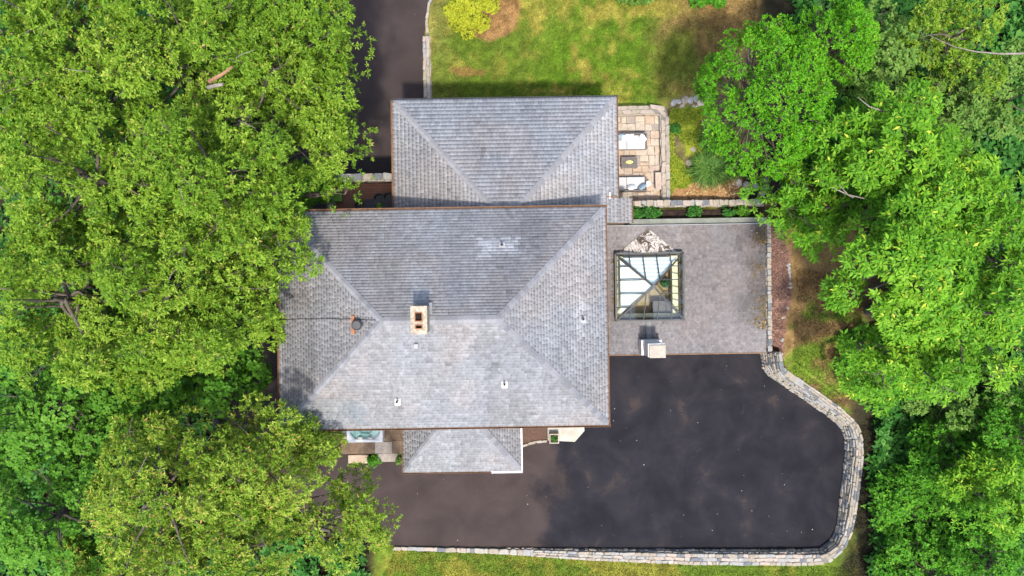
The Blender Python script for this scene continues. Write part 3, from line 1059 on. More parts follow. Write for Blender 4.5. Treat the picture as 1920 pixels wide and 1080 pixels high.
# ---- link roof between wing and garage
LZ = 4.6
l0 = HH(1128, 419, LZ); l1 = HH(1184.5, 371, LZ)
lk = link("link_roof", None, house); lk.empty_display_size = .2
lp = [(l1[0], l0[1], LZ), (l1[0], l1[1], LZ), (l0[0], l1[1], LZ + .42), (l0[0], l0[1], LZ + .42)]
deck_plate(lk, [lp], M['siding'])
shingles(lk, "shingles", lp, .205, .20, .013, roofcol((.225, .226, .236), 62), jitter=.25)
gutter(lk, l1[0] + .01, l1[0] + .07, l0[1], l1[1], LZ - .012, M['gutter'])
hbox("wall", 3.96, l1[0] - .25, l0[1] + .05, l1[1] - .25, -.1, LZ - .17, M['siding'])
# copper diverter and white downspout at the wing corner
d0 = HH(1113, 361, 6.2)
hbox("diverter", d0[0], NX1 - .05, 4.48, 4.54, 5.9, 6.19, M['gutter'], wing)
dn = HH(1143, 362, 6.1)
tube("downspout", [hp(dn[0], 4.75, 6.22), hp(dn[0], 4.45, 6.12), hp(dn[0], 4.40, 5.3), hp(dn[0], 4.40, 4.85)], .045, M['gutterw'], wing)

# ---- front bay roof
BZ = 5.0
b0 = HH(756, 887, BZ); b1 = HH(977, 882, BZ)
BX0, BX1, BY0 = b0[0], b1[0], (b0[1] + b1[1]) / 2
BYB = -6.05
bay = link("bay_roof", None, house); bay.empty_display_size = .3
bd_ = BYB - BY0
bs = .40
ins = min(bd_ * .78, (BX1 - BX0) / 2 - .05)
bt0, bt1 = (BX0 + ins, BYB, BZ + bd_ * bs), (BX1 - ins, BYB, BZ + bd_ * bs)
bslopes = [[(BX0, BY0, BZ), (BX1, BY0, BZ), bt1, bt0], [(BX0, BYB, BZ), (BX0, BY0, BZ), bt0], [(BX1, BY0, BZ), (BX1, BYB, BZ), bt1]]
deck_plate(bay, bslopes, M['siding'])
for poly in bslopes:
    shingles(bay, "shingles", poly, .147, .27, .009, roofcol(GREY, 66))
for c, t in (((BX0, BY0, BZ), bt0), ((BX1, BY0, BZ), bt1)):
    caps(bay, c, t, .26, .17, .3, capsM)
gutter(bay, BX0 - .07, BX1 - 1.55, BY0 - .08, BY0 - .01, BZ - .012, M['gutter'])
gutter(bay, BX1 - 1.548, BX1 + .09, BY0 - .11, BY0 - .01, BZ - .010, M['gutterw'], "white_gutter")
gutter(bay, BX1 + .01, BX1 + .09, BY0, BYB, BZ - .014, M['gutterw'], "white_gutter")
gutter(bay, BX0 - .07, BX0 - .01, BY0, BYB, BZ - .014, M['gutter'])
hbox("wall", BX0 + .3, BX1 - .3, BY0 + .35, -6.01, -.1, BZ - .16, M['siding'])

# ---- garage wing with skylight
GZ0, GZ1 = 2.92, 3.10                      # south / north roof height
QX0, QX1, QY0, QY1 = 3.97, 13.88, -3.75, 3.28
SKX0, SKX1, SKY0, SKY1 = 5.60, 9.32, -1.90, 1.80
def gar_z(y):
    return GZ0 + (GZ1 - GZ0) * (y - QY0) / (QY1 - QY0)
gar = link("garage_roof", None, house); gar.empty_display_size = .3
ins_ = .16
rings = [(QX0, SKX0 + ins_, QY0, QY1), (SKX1 - ins_, QX1, QY0, QY1), (SKX0 + ins_, SKX1 - ins_, QY0, SKY0 + ins_), (SKX0 + ins_, SKX1 - ins_, SKY1 - ins_, QY1)]
deck_plate(gar, [[(a, c, gar_z(c)), (b, c, gar_z(c)), (b, d, gar_z(d)), (a, d, gar_z(d))] for a, b, c, d in rings], M['siding'], .03, .2)
def garcol(C):
    col = roofcol((.172, .157, .154), 90)(C)
    # dark damp stain and debris towards the east edge
    d = sstep(11.8, 13.2, C[:, 0] + (fbm(C[:, :2], .8, 12, 3) - .5) * 2.6) * sstep(-3.0, -.5, C[:, 1] + (fbm(C[:, :2], .7, 18, 2) - .5) * 2)
    col = col * (1 - .42 * d[:, None])
    cs = sstep(1.3, .3, np.hypot((C[:, 0] - 7.6) / 1.6, (C[:, 1] + 2.4) / .9))
    return col * (1 + .12 * cs[:, None])
shingles(gar, "shingles", [(QX0, QY0, GZ0), (QX1, QY0, GZ0), (QX1, QY1, GZ1), (QX0, QY1, GZ1)], .150, .26, .009, garcol,
         hole=(SKX0 + .05, SKX1 - .05, SKY0 + .05, SKY1 - .05), jitter=.25)
hbox("drip_edge", QX0 + .6, QX1, QY0 - .05, QY0 - .004, GZ0 - .12, GZ0 + .03, M['gutter'], gar)
hbox("pale_flashing", 4.75, QX1 + .02, QY1 + .004, QY1 + .045, GZ1 - .1, GZ1 + .07, M['greymetal'], gar)
# walls round the room under the skylight
for (a, b, c, d) in ((QX0, 5.2, QY0 + .1, QY1 - .03), (9.75, QX1 - .06, QY0 + .1, QY1 - .03), (5.202, 9.748, QY0 + .1, -2.3), (5.202, 9.748, 2.2, QY1 - .03)):
    hbox("wall", a, b, c, d, -.1, 2.68, M['room'])
hbox("room_floor", 5.202, 9.748, -2.298, 2.198, -.1, 1.72, M['wood'])
nb = 9
for i in range(nb):
    x = 5.3 + i * .49
    hbox("floorboard", x, x + .475, -2.25, 2.15, 1.722, 1.74 + random.uniform(0, .006), M['wood'])
# a few furnishings seen through the glass
fur = hempty("potted_plant", "potted green plant seen through the skylight glass", "plant", 8.55, .15, 1.748)
cyl("pot", 0, 0, 0, .45, .20, M['tablegrey'], fur, .27)
bench = hempty("side_table", "small wooden table in the room under the skylight", "table", 8.3, -1.2, 1.748)
box("table_top", -.5, .5, -.35, .35, .68, .74, M['wicker'], bench, .01)
for a in (-.42, .42):
    for b in (-.28, .28):
        box("leg", a - .03, a + .03, b - .03, b + .03, 0, .679, M['wicker'], bench)

# skylight: curb, glazing bars, panes
sk = link("skylight", None, house); sk.empty_display_size = .3
CZ = 3.42; AZ = 4.55
for (a, b, c, d) in ((SKX0, SKX1, SKY0, SKY0 + .09), (SKX0, SKX1, SKY1 - .09, SKY1), (SKX0, SKX0 + .09, SKY0 + .091, SKY1 - .091), (SKX1 - .09, SKX1, SKY0 + .091, SKY1 - .091)):
    hbox("curb", a, b, c, d, 2.70, CZ, M['frame'], sk)
wi = .14
for (a, b, c, d) in ((SKX0 + wi, SKX1 - wi, SKY0 + wi, SKY0 + wi + .24), (SKX0 + wi, SKX1 - wi, SKY1 - wi - .1, SKY1 - wi), (SKX0 + wi, SKX0 + wi + .26, SKY0 + wi + .241, SKY1 - wi - .101), (SKX1 - wi - .34, SKX1 - wi, SKY0 + wi + .241, SKY1 - wi - .101)):
    hbox("lining", a, b, c, d, 2.2, 2.69, M['room'], sk)
cxs, cys = (SKX0 + SKX1) / 2, (SKY0 + SKY1) / 2
apex = Vector((cxs, cys, AZ))
corners = [Vector((SKX0 + .02, SKY0 + .02, CZ)), Vector((SKX1 - .02, SKY0 + .02, CZ)), Vector((SKX1 - .02, SKY1 - .02, CZ)), Vector((SKX0 + .02, SKY1 - .02, CZ))]
def bar(name, a, b, w, h, mat, parent):
    a, b = hp(*a), hp(*b)
    d = b - a
    bm = bmesh.new()
    bm_box(bm, 0, d.length, -w / 2, w / 2, -h / 2, h / 2)
    return link(name, bm_mesh(name, bm, mat), parent, a, d.to_track_quat('X', 'Z').to_euler())
for c in corners:
    bar("hip_bar", c, apex + (c - apex).normalized() * .05 + Vector((0, 0, .0)), .075, .11, M['frame'], sk)
hbox("apex_plate", cxs - .11, cxs + .11, cys - .11, cys + .11, AZ - .04, AZ + .07, M['frame'], sk, .02)
for i in range(4):
    a, b = corners[i], corners[(i + 1) % 4]
    hbox_n = (b - a)
    bar("sill_bar", a, b, .09, .10, M['frame'], sk)
    mid = (a + b) / 2
    K = 5
    def top_at(t):                        # where the up-slope line from edge parameter t meets a hip
        s = 1 - abs(2 * t - 1)
        base = a.lerp(b, t)
        return base + (apex - mid) * s
    for k in range(1, K):
        t = k / K
        bar("glazing_bar", a.lerp(b, t), top_at(t), .045, .08, M['frame'], sk)
    nrm = (b - a).cross(apex - a).normalized()
    for k in range(K):
        t0, t1 = k / K, (k + 1) / K
        pts = [a.lerp(b, t0), a.lerp(b, t1), top_at(t1)]
        if t0 < .5 < t1: pts.append(apex)
        if k > 0: pts.append(top_at(t0))
        if k == K - 1: pts = [a.lerp(b, t0), b, top_at(t0)]
        pts = [p + nrm * .012 for p in pts]
        m_ = mk("pane", [hp(*p) for p in pts], [tuple(range(len(pts)))], M['glass'])
        link("pane", m_, sk)
    if i in (2, 3):                       # added white panels imitating cloud reflections in the north and west panes
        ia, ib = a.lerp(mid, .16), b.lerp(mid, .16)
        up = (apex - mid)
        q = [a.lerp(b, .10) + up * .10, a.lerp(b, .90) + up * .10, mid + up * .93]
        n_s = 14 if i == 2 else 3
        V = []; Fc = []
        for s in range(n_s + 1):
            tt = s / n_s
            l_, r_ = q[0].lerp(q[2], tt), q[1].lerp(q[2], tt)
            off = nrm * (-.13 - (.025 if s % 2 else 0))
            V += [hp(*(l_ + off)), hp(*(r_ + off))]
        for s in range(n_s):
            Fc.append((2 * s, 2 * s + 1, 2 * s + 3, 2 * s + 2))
        link("reflection_panel", mk("reflection_panel", V, Fc, M['shade']), sk)
# peeling white cricket north of the skylight
ck = [HH(1160, 472, 3.4), HH(1272, 472, 3.4), HH(1216, 429, 3.1)]
yb = SKY1 + .004
V = [hp(ck[0][0], yb, gar_z(yb) + .02), hp(ck[1][0], yb, gar_z(yb) + .02), hp(ck[2][0], ck[2][1], gar_z(ck[2][1]) + .03), hp((ck[0][0] + ck[1][0]) / 2, yb, 3.62)]
bm = bmesh.new()
bv = [bm.verts.new(v) for v in V]
for f_ in ((0, 3, 2), (3, 1, 2), (0, 1, 3), (0, 2, 1)):
    bm.faces.new([bv[i] for i in f_])
bmesh.ops.subdivide_edges(bm, edges=list(bm.edges), cuts=7, use_grid_fill=True)
for v in bm.verts:
    v.co.z += random.uniform(0, .012)
link("skylight_cricket", bm_mesh("skylight_cricket", bm, M['peel']), house)
# white chimney south of the skylight
gc = link("garage_chimney", None, house); gc.empty_display_size = .2
g0 = HH(1198.5, 668, 3.0); g1 = HH(1230, 635.5, 3.0)
gx0, gx1, gy0, gy1 = g0[0], g1[0] + .05, g0[1] + .12, g1[1]
hbox("base_block", gx0, gx1 + .12, gy0, gy1, 2.6, 3.75, M['white'], gc)
hbox("stack", gx0 + .12, gx1 + .0, gy0 + .02, gy1 - .1, 3.751, 5.0, M['white'], gc)
hbox("cap_slab", gx0 + .18, gx1 + .03, gy0 - .02, gy1 - .18, 5.001, 5.12, M['terracotta'], gc)
hbox("flashing", cxs - .16, cxs + .12, gy1 + .002, SKY0 - .01, 2.95, 3.05, M['lead'], gc)

# ================================================================== wall on the garage's east side, bed wall, concrete wall
e0 = HH(1441, 423, 3.05); e1 = HH(1440, 660, 3.0)
gw = hempty("boundary_wall", "narrow mossy stone wall between flat grey roof and red mulch strip", "stone wall", QX1 + .06, -3.7, 2.3)
stone_wall(gw, [(0, 0, .74), (0, 7.1, .82)], .24, -1, 0, batter=0, course=.25, lmin=.18, lmax=.4, weights=(.5, .16, .08, .22, .04))
cw = box("concrete_wall", 0, QX1 - l1[0] + .0, 0, .30, 0, .9, M['concrete'])
cwx, cwy = h2w(l1[0] + .12, QY1 + .075)
cw.location = (cwx, cwy, 2.1); cw.rotation_euler = (0, 0, ROT)
props(cw, "grey green concrete wall along the south side of the planting bed", "concrete wall")
bw0 = HH(1186, 386.5, 2.9); bw1 = HH(1432, 384, 2.9)
bw = hempty("bed_wall", "long low rubble stone wall along the north side of the planting bed", "stone wall", bw0[0], bw0[1], 2.1)
stone_wall(bw, [(0, 0, .75), (bw1[0] - bw0[0], bw1[1] - bw0[1], .75)], .32, 1, 0, batter=0, course=.25, lmin=.18, lmax=.42, weights=(.5, .16, .2, .10, .04))

# ================================================================== EAST PATIO
PZ = 1.9
patio = hempty("patio", None, None, (4.8 + PAT_X1) / 2, (PAT_Y0 + PAT_Y1) / 2, 0)
patio["kind"] = "structure"
patio["label"] = "tan flagstone terrace on the east side of the house"
pc = ((4.8 + PAT_X1) / 2, (PAT_Y0 + PAT_Y1) / 2)
box("joint_bed", 4.82, PAT_X1 - .1, PAT_Y0 + .03, PAT_Y1 - .1, 0, PZ - .03, M['mortar_dark'], patio, 0, (*pc, 0))
def split(r, out, smax, smin, rnd):
    x0, x1, y0, y1 = r
    w, h = x1 - x0, y1 - y0
    if max(w, h) > smax or (max(w, h) > smin * 1.9 and rnd.random() < .55):
        t = rnd.uniform(.36, .64)
        if w > h:
            split((x0, x0 + w * t, y0, y1), out, smax, smin, rnd); split((x0 + w * t, x1, y0, y1), out, smax, smin, rnd)
        else:
            split((x0, x1, y0, y0 + h * t), out, smax, smin, rnd); split((x0, x1, y0 + h * t, y1), out, smax, smin, rnd)
    else:
        out.append(r)
def flags(root, rect, z, oc, seed, smax=.72, smin=.30, weights=(.35, .35, .2, .1, 0), gap=.012):
    rnd = random.Random(seed)
    out = []
    split(rect, out, smax, smin, rnd)
    for (x0, x1, y0, y1) in out:
        bm = bmesh.new()
        pts = []
        j = lambda: rnd.uniform(-.022, .022)
        c = [(x0 + gap, y0 + gap), (x1 - gap, y0 + gap), (x1 - gap, y1 - gap), (x0 + gap, y1 - gap)]
        for i in range(4):
            a, b = c[i], c[(i + 1) % 4]
            pts.append((a[0] + j() * .6, a[1] + j() * .6))
            t = rnd.uniform(.35, .65)
            pts.append((a[0] + (b[0] - a[0]) * t + j(), a[1] + (b[1] - a[1]) * t + j()))
        hz = z + rnd.uniform(-.008, .012)
        poly_prism(bm, [(p[0] - oc[0], p[1] - oc[1]) for p in pts], z - .06, hz)
        link("flagstone", bm_mesh("flagstone", bm, rnd.choices(FLAG, weights)[0]), root)
SWT = .47
flags(patio, (4.85, PAT_X1 - SWT, PAT_Y0 + .05, PAT_Y1 - SWT), PZ, pc, 5)
sn = hempty("seat_wall", "pale stone seat wall along two sides of the patio", "stone wall", PAT_X1, PAT_Y1, PZ)
stone_wall(sn, [(4.85 - PAT_X1, -SWT, .42), (-SWT, -SWT, .42), (-SWT, PAT_Y0 - PAT_Y1 + .02, .42)], SWT, 1, 0, batter=0, course=.21, lmin=.35, lmax=.8, weights=(.42, .04, .42, .0, .12))
slab = hempty("stone_bench", "low rectangular pinkish stone bench against the patio's seat wall", "bench", *HH(1234.5, 339, 2.3), PZ)
box("seat_slab", -.17, .17, -.47, .47, .33, .42, FLAG[2], slab, .015)
box("support", -.13, .13, -.38, -.2, 0, .329, FLAG[3], slab)
box("support", -.13, .13, .2, .38, 0, .329, FLAG[3], slab)

def pillow(name, mat, parent, loc, rot, s=(.24, .09, .22)):
    bm = bmesh.new()
    bmesh.ops.create_uvsphere(bm, u_segments=14, v_segments=10, radius=1)
    for v in bm.verts:
        x, y, z = v.co
        k = 1.0
        X = math.copysign(abs(x) ** .55, x); Z = math.copysign(abs(z) ** .55, z)
        v.co = Vector((X * s[0], y * s[1] * (1 - .3 * abs(X * Z)), Z * s[2]))
    return link(name, bm_mesh(name, bm, mat, True), parent, loc, rot)

def sofa(label, px0, px1, py0, py1, back, pil):
    zc = PZ + .45
    a = HH(px0, py1, zc); b = HH(px1, py0, zc)
    x0, x1, y0, y1 = a[0] - .55, b[0], a[1], b[1]
    cx, cy = (x0 + x1) / 2, (y0 + y1) / 2
    s = hempty("outdoor_sofa", label, "sofa", cx, cy, PZ, "sofas on the patio")
    w, d = (x1 - x0) / 2, (y1 - y0) / 2
    bs_ = 1 if back == 'n' else -1
    box("base_frame", -w, w, -d, d, .10, .26, M['wicker'], s, .015)
    for fx in (-w + .08, w - .08):
        for fy in (-d + .08, d - .08):
            box("leg", fx - .03, fx + .03, fy - .03, fy + .03, 0, .099, M['blackmetal'], s)
    yb0, yb1 = (d - .07, d) if bs_ > 0 else (-d, -d + .07)
    box("backrest", -w, w, yb0, yb1, .261, .64, M['wicker'], s, .012)
    ya, yc = (-d, d - .072) if bs_ > 0 else (-d + .072, d)
    box("armrest", w - .06, w, ya, yc, .261, .55, M['wicker'], s, .012)
    box("armrest", -w, -w + .06, ya, yc, .261, .55, M['wicker'], s, .012)
    xa, xb = -w + .065, w - .065
    n = 2
    for i in range(n):
        box("seat_cushion", xa + (xb - xa) * i / n + .004, xa + (xb - xa) * (i + 1) / n - .004, ya + .01, yc - .01, .262, .43, M['cushion'], s, .04)
    for (fx, dy, mat, rz, tilt) in pil:
        yy = (yc - .16 - dy) if bs_ > 0 else (ya + .16 + dy)
        pillow("pillow", M[mat], s, (w - fx, yy, .58), (tilt * bs_, 0, rz))
    return s
sofa("white cushioned outdoor sofa with pillows along its back, nearer the lawn", 1157, 1212.5, 250, 280, 'n',
     [(.25, .05, 'pillow_pale', -.9, -.4), (.95, .0, 'pillow_pale', .25, -.55), (1.20, .02, 'pillow_pale', .35, -.6), (1.5, .0, 'pillow_blue', .2, -.6)])
sofa("white cushioned outdoor sofa beside the round white side table", 1157, 1211.5, 331, 359.5, 's',
     [(.27, .02, 'pillow_blue', .7, -.6), (.85, .0, 'pillow_pale', .15, -.7)])
ctx = HH(1180, 304.5, PZ + .4)
ctb = hempty("coffee_table", "grey slatted coffee table between the two white sofas", "table", ctx[0], ctx[1], PZ)
for i in range(5):
    box("top_slat", -.45, .45, -.31 + i * .125, -.31 + i * .125 + .118, .36, .40, M['wicker'], ctb, .006)
box("apron", -.43, .43, -.29, .29, .26, .358, M['tablegrey'], ctb)
for fx in (-.38, .38):
    for fy in (-.25, .25):
        box("leg", fx - .035, fx + .035, fy - .035, fy + .035, 0, .259, M['tablegrey'], ctb)
bm = bmesh.new()
N_ = 20
ring_o = []; ring_i = []; ring_b = []
for i in range(N_):
    a = 2 * math.pi * i / N_
    lx = math.cos(a) * .21; ly = math.sin(a) * .095 * (1 - .35 * abs(math.cos(a)) ** 2)
    ring_o.append(bm.verts.new((lx, ly, .05))); ring_i.append(bm.verts.new((lx * .86, ly * .82, .045))); ring_b.append(bm.verts.new((lx * .55, ly * .55, .012)))
for i in range(N_):
    j = (i + 1) % N_
    bm.faces.new((ring_o[i], ring_o[j], ring_i[j], ring_i[i])); bm.faces.new((ring_i[i], ring_i[j], ring_b[j], ring_b[i]))
    bm.faces.new((ring_b[i], ring_b[j], ring_o[j], ring_o[i]))
bm.faces.new(ring_b)
dish = link("leaf_dish", bm_mesh("leaf_dish", bm, M['bowl']), None)
dwx, dwy = h2w(*ctx)
dish.location = (dwx, dwy, PZ + .402); dish.rotation_euler = (0, 0, ROT)
props(dish, "yellow green leaf shaped dish on the grey coffee table", "dish")
stx = HH(1216, 344, PZ + .5)
st_ = hempty("round_side_table", "small round white side table beside the sofa on the patio", "table", stx[0], stx[1], PZ)
cyl("table_top", 0, 0, .47, .50, .15, M['white'], st_, n=28)
cyl("stem", 0, 0, .03, .469, .03, M['white'], st_)
cyl("foot", 0, 0, 0, .029, .12, M['white'], st_, n=24)

# ================================================================== WEST DECK
DZ = 3.3
dk0 = HH(612, 396, DZ); dk1 = HH(742, 341, DZ)
DX0, DX1, DY0, DY1 = dk0[0], -5.42, 3.25, dk1[1]
deck = hempty("deck", "red brown wooden deck beside the north wing", "deck", (DX0 + DX1) / 2, (DY0 + DY1) / 2, 0)
dc = ((DX0 + DX1) / 2, (DY0 + DY1) / 2)
nbd = int((DY1 - DY0) / .142)
bm = bmesh.new(); bm_box(bm, DX0 - dc[0], DX1 - dc[0], -.066, .066, -.03, 0, .004)
bme = bm_mesh("deck_board", bm, M['deck'])
for i in range(nbd):
    link("deck_board", bme, deck, (random.uniform(-.004, .004), DY0 - dc[1] + .07 + i * .142, DZ + random.uniform(-.003, .003)))
for jx in np.linspace(DX0 + .1, DX1 - .1, 6):
    box("joist", jx - .03, jx + .03, DY0, DY1, DZ - .24, DZ - .034, M['deck'], deck, 0, (*dc, 0))
for jx in (DX0 + .15, -7.2):
    for jy in (DY0 + .2, DY1 - .2):
        box("post", jx - .08, jx + .08, jy - .08, jy + .08, 0, DZ - .241, M['deck'], deck, 0, (*dc, 0))
dw = hempty("deck_wall", "narrow pale stone parapet wall on the north edge of the wooden deck", "stone wall", DX1, DY1 + .05, 0)
stone_wall(dw, [(-.02, 0, DZ + .55), (-2.6, 0, DZ + .55), (DX0 - DX1, 0, DZ + .55)], .36, -1, 0, batter=0, course=.3, weights=(.35, .25, .1, .15, .15))
dpw = HH(618, 372, DZ + .6)
pw = hempty("deck_side_wall", "grey weathered stone parapet on the west edge of the wooden deck", "stone wall", dpw[0] + .16, DY1, 0)
stone_wall(pw, [(0, 0, DZ + .45), (0, DY0 - DY1 + .1, DZ + .45)], .32, -1, 0, batter=0, course=.3, weights=(.2, .35, .05, .3, .1))
# dining table, chairs, bowl, lime cushion chair
t0 = HH(684.5, 392, DZ + .75); t1 = HH(738, 374.5, DZ + .75)
tcx, tcy = (t0[0] + t1[0]) / 2 + .12, (t0[1] + t1[1]) / 2 - .18
tw, td = (t1[0] - t0[0]) / 2 + .12, .46
dt = hempty("dining_table", "dark charcoal dining table on the wooden deck", "table", tcx, tcy, DZ)
box("table_top", -tw, tw, -td, td, .71, .75, M['tablegrey'], dt, .006)
for fx in (-tw + .1, tw - .1):
    for fy in (-td + .08, td - .08):
        box("leg", fx - .035, fx + .035, fy - .035, fy + .035, 0, .709, M['tablegrey'], dt)
def chair(label, x, y, rz, mat='blackmetal'):
    c = hempty("dining_chair", label, "chair", x, y, DZ, "chairs round the deck table")
    c.rotation_euler = (0, 0, ROT + rz)
    bm = bmesh.new()
    bm_cyl(bm, 0, 0, .42, .46, .23, .23, 22)
    link("seat", bm_mesh("seat", bm, M[mat]), c)
    bm = bmesh.new()                      # curved back behind +y
    prev = None
    n = 14
    for i in range(n + 1):
        a = math.radians(-20 + 220 * i / n)
        r0, r1 = .235, .265
        q = [bm.verts.new((math.cos(a) * r, math.sin(a) * r, z)) for r, z in ((r0, .461), (r1, .461), (r1 + .03, .80), (r0 + .03, .80))]
        if prev:
            for k in range(4):
                bm.faces.new((prev[k], prev[(k + 1) % 4], q[(k + 1) % 4], q[k]))
        else:
            bm.faces.new(q)
        prev = q
    bm.faces.new(prev[::-1])
    link("backrest", bm_mesh("backrest", bm, M[mat]), c)
    for k in range(4):
        a = math.pi / 4 + k * math.pi / 2
        cyl("leg", math.cos(a) * .18, math.sin(a) * .18, 0, .419, .018, M['blackmetal'], c, n=8)
cy_ = tcy + td + .20
cA = HH(711, 370, DZ + .7); cB = HH(729, 369, DZ + .7); cC = HH(677, 385, DZ + .7)
chair("black round backed chair on the table's north side, away from the house wall", cA[0], cA[1] - .08, 0)
chair("black round backed chair on the table's north side, next to the house wall", cB[0], cB[1] - .06, 0)
chair("black chair at the west end of the charcoal table", cC[0] - .05, cC[1], math.pi / 2)
lx_, ly_ = HH(632, 369, DZ + .4)
lc = hempty("lounge_chair", "lime green cushioned lounge chair half under the tree", "chair", lx_, ly_, DZ)
box("seat_frame", -.27, .27, -.27, .27, .22, .27, M['blackmetal'], lc)
box("seat_cushion", -.25, .25, -.25, .2, .271, .40, M['lime'], lc, .04)
box("back_cushion", -.25, .25, .205, .32, .271, .74, M['lime'], lc, .03)
for fx in (-.24, .24):
    for fy in (-.24, .24):
        box("leg", fx - .02, fx + .02, fy - .02, fy + .02, 0, .219, M['blackmetal'], lc)

# ================================================================== SOUTH SIDE: hot tub terrace, entry slab, planter
TZ = .35
ter0 = HH(640, 868, TZ); ter1 = HH(756, 800, TZ)
ter = hempty("terrace", None, None, (ter0[0] + ter1[0]) / 2, -8.2, 0)
ter["kind"] = "structure"; ter["label"] = "rough brown flagstone terrace under the hot tub"
toc = ((ter0[0] + ter1[0]) / 2, -8.2)
tys = HH(700, 851, TZ)[1]
box("joint_bed", ter0[0], BX0 + .3, tys, -6.02, 0, TZ - .03, M['mortar_dark'], ter, 0, (*toc, 0))
flags(ter, (ter0[0] + .02, BX0 + .28, tys + .02, -6.05), TZ, toc, 8, 1.1, .5, (.08, .0, .06, .12, .74))
for k, (a, b) in enumerate((((653, 869), (691, 853)), ((706, 866), (745, 849)))):
    q0 = HH(a[0], a[1], .2); q1 = HH(b[0], b[1], .2)
    bm = bmesh.new()
    bm_box(bm, q0[0] - toc[0], q1[0] - toc[0], q0[1] - toc[1], min(q1[1], tys - .02) - toc[1], 0, .2, .03)
    for v in bm.verts: v.co += Vector((random.uniform(-.02, .02), random.uniform(-.02, .02), 0))
    link("step_slab", bm_mesh("step_slab", bm, FLAG[0] if k == 0 else FLAG[3]), ter)
# hot tub
h0 = HH(650, 830, TZ + .85); h1 = HH(718, 830, TZ + .85)
hx0, hx1, hy0 = h0[0], h1[0], h0[1]
hy1 = hy0 + 1.55
tub = hempty("hot_tub", "white rimmed hot tub with aqua water beside the house", "hot tub", (hx0 + hx1) / 2, (hy0 + hy1) / 2, TZ)
tw_, th_ = (hx1 - hx0) / 2, (hy1 - hy0) / 2
box("cabinet", -tw_ + .03, tw_ - .03, -th_ + .03, th_ - .03, 0, .30, M['wicker'], tub)
def tub_ring(inset, cut, z):
    w, d = tw_ - inset, th_ - inset
    c = cut
    return [(-w + c, -d, z), (w - c, -d, z), (w, -d + c, z), (w, d - c, z), (w - c, d, z), (-w + c, d, z), (-w, d - c, z), (-w, -d + c, z)]
def loft(name, rings, mat, parent, close_last=True):
    bm = bmesh.new()
    R = [[bm.verts.new(p) for p in r] for r in rings]
    for a, b in zip(R[:-1], R[1:]):
        n = len(a)
        for i in range(n):
            bm.faces.new((a[i], a[(i + 1) % n], b[(i + 1) % n], b[i]))
    if close_last: bm.faces.new(R[-1])
    return link(name, bm_mesh(name, bm, mat, recalc=False), parent)
loft("rim", [tub_ring(0, .05, .31), tub_ring(0, .05, .82), tub_ring(.03, .06, .86), tub_ring(.15, .22, .86), tub_ring(.19, .28, .83)], M['tubshell'], tub, False)
loft("basin", [tub_ring(.19, .28, .83), tub_ring(.22, .32, .66), tub_ring(.44, .36, .62), tub_ring(.50, .34, .40)], M['tubaqua'], tub)
for k, fx in enumerate((-.25, .25)):
    bm = bmesh.new()
    bmesh.ops.create_uvsphere(bm, u_segments=12, v_segments=8, radius=1)
    for v in bm.verts: v.co = Vector((v.co.x * .14, v.co.y * .09, v.co.z * .05))
    link("headrest", bm_mesh("headrest", bm, M['white'], True), tub, (fx * tw_ / .95, -th_ + .24, .80))
for k in range(10):
    a = 2 * math.pi * k / 10 + .2
    cyl("jet", math.cos(a) * (tw_ - .36), math.sin(a) * (th_ - .34), .645, .66, .028, M['greymetal'], tub, n=10)
wv = tub_ring(.20, .29, .78)
link("water", mk("water", wv, [tuple(range(8))], M['water']), tub)
# tub steps
ts = hempty("tub_steps", "small grey steps beside the hot tub", "steps", hx0 - .26, hy0 + .62, TZ)
box("lower_step", -.20, .0, -.4, .4, 0, .25, M['greymetal'], ts, .015)
box("upper_step", .003, .2, -.4, .4, 0, .5, M['greymetal'], ts, .015)

# entry slab with clipped corner
ez = .18
ep = [HH(a, b, ez) for a, b in ((1027, 826), (1078, 828.5), (1096, 808), (1096, 790))]
pts = [(ep[0][0], ep[0][1]), (ep[1][0], ep[1][1]), (ep[2][0], ep[2][1]), (ep[3][0], -6.1), (ep[0][0], -6.1)]
ec = pts[0]
bm = bmesh.new()
poly_prism(bm, [(p[0] - ec[0], p[1] - ec[1]) for p in pts], 0, ez)
bmesh.ops.bevel(bm, geom=[e for e in bm.edges if all(v.co.z > ez - .01 for v in e.verts)], offset=.015, segments=1, affect='EDGES')
es_ = link("entry_slab", bm_mesh("entry_slab", bm, M['pale_concrete']))
es_.location = (*h2w(*ec), 0); es_.rotation_euler = (0, 0, ROT)
props(es_, "pale concrete entry step with a clipped corner under the eave", "step")
# mulch bed with curved edging
mz = .10
mp = [HH(a, b, mz) for a, b in ((979, 834), (990, 829.5), (1005, 826), (1026, 824))]
mb = hempty("mulch_bed", None, None, mp[0][0], mp[0][1], 0)
mb["kind"] = "structure"; mb["label"] = "small dark mulch bed between the bay and the entry step"
bm = bmesh.new()
poly_prism(bm, [(p[0] - mp[0][0], p[1] - mp[0][1]) for p in mp + [(mp[3][0], -6.08), (mp[0][0], -6.08)]], -.02, mz)
link("mulch", bm_mesh("mulch", bm, M['mulch']), mb)
edge = hempty("stone_edging", "short curved row of flat stones edging the small mulch bed", "edging", mp[0][0], mp[0][1], 0)
P2 = resample([(p[0] - mp[0][0], p[1] - mp[0][1] - .09, 0) for p in mp], .42)
for a, b in zip(P2[:-1], P2[1:]):
    d = b - a; m_ = (a + b) / 2
    o = link("stone", PROTO[(random.randrange(5), random.choice((0, 2, 4)))], edge)
    o.matrix_local = Matrix.Translation((m_.x, m_.y, .08)) @ Matrix.Rotation(math.atan2(d.y, d.x), 4, 'Z') @ Matrix.Diagonal((d.length - .02, .15, .17, 1))

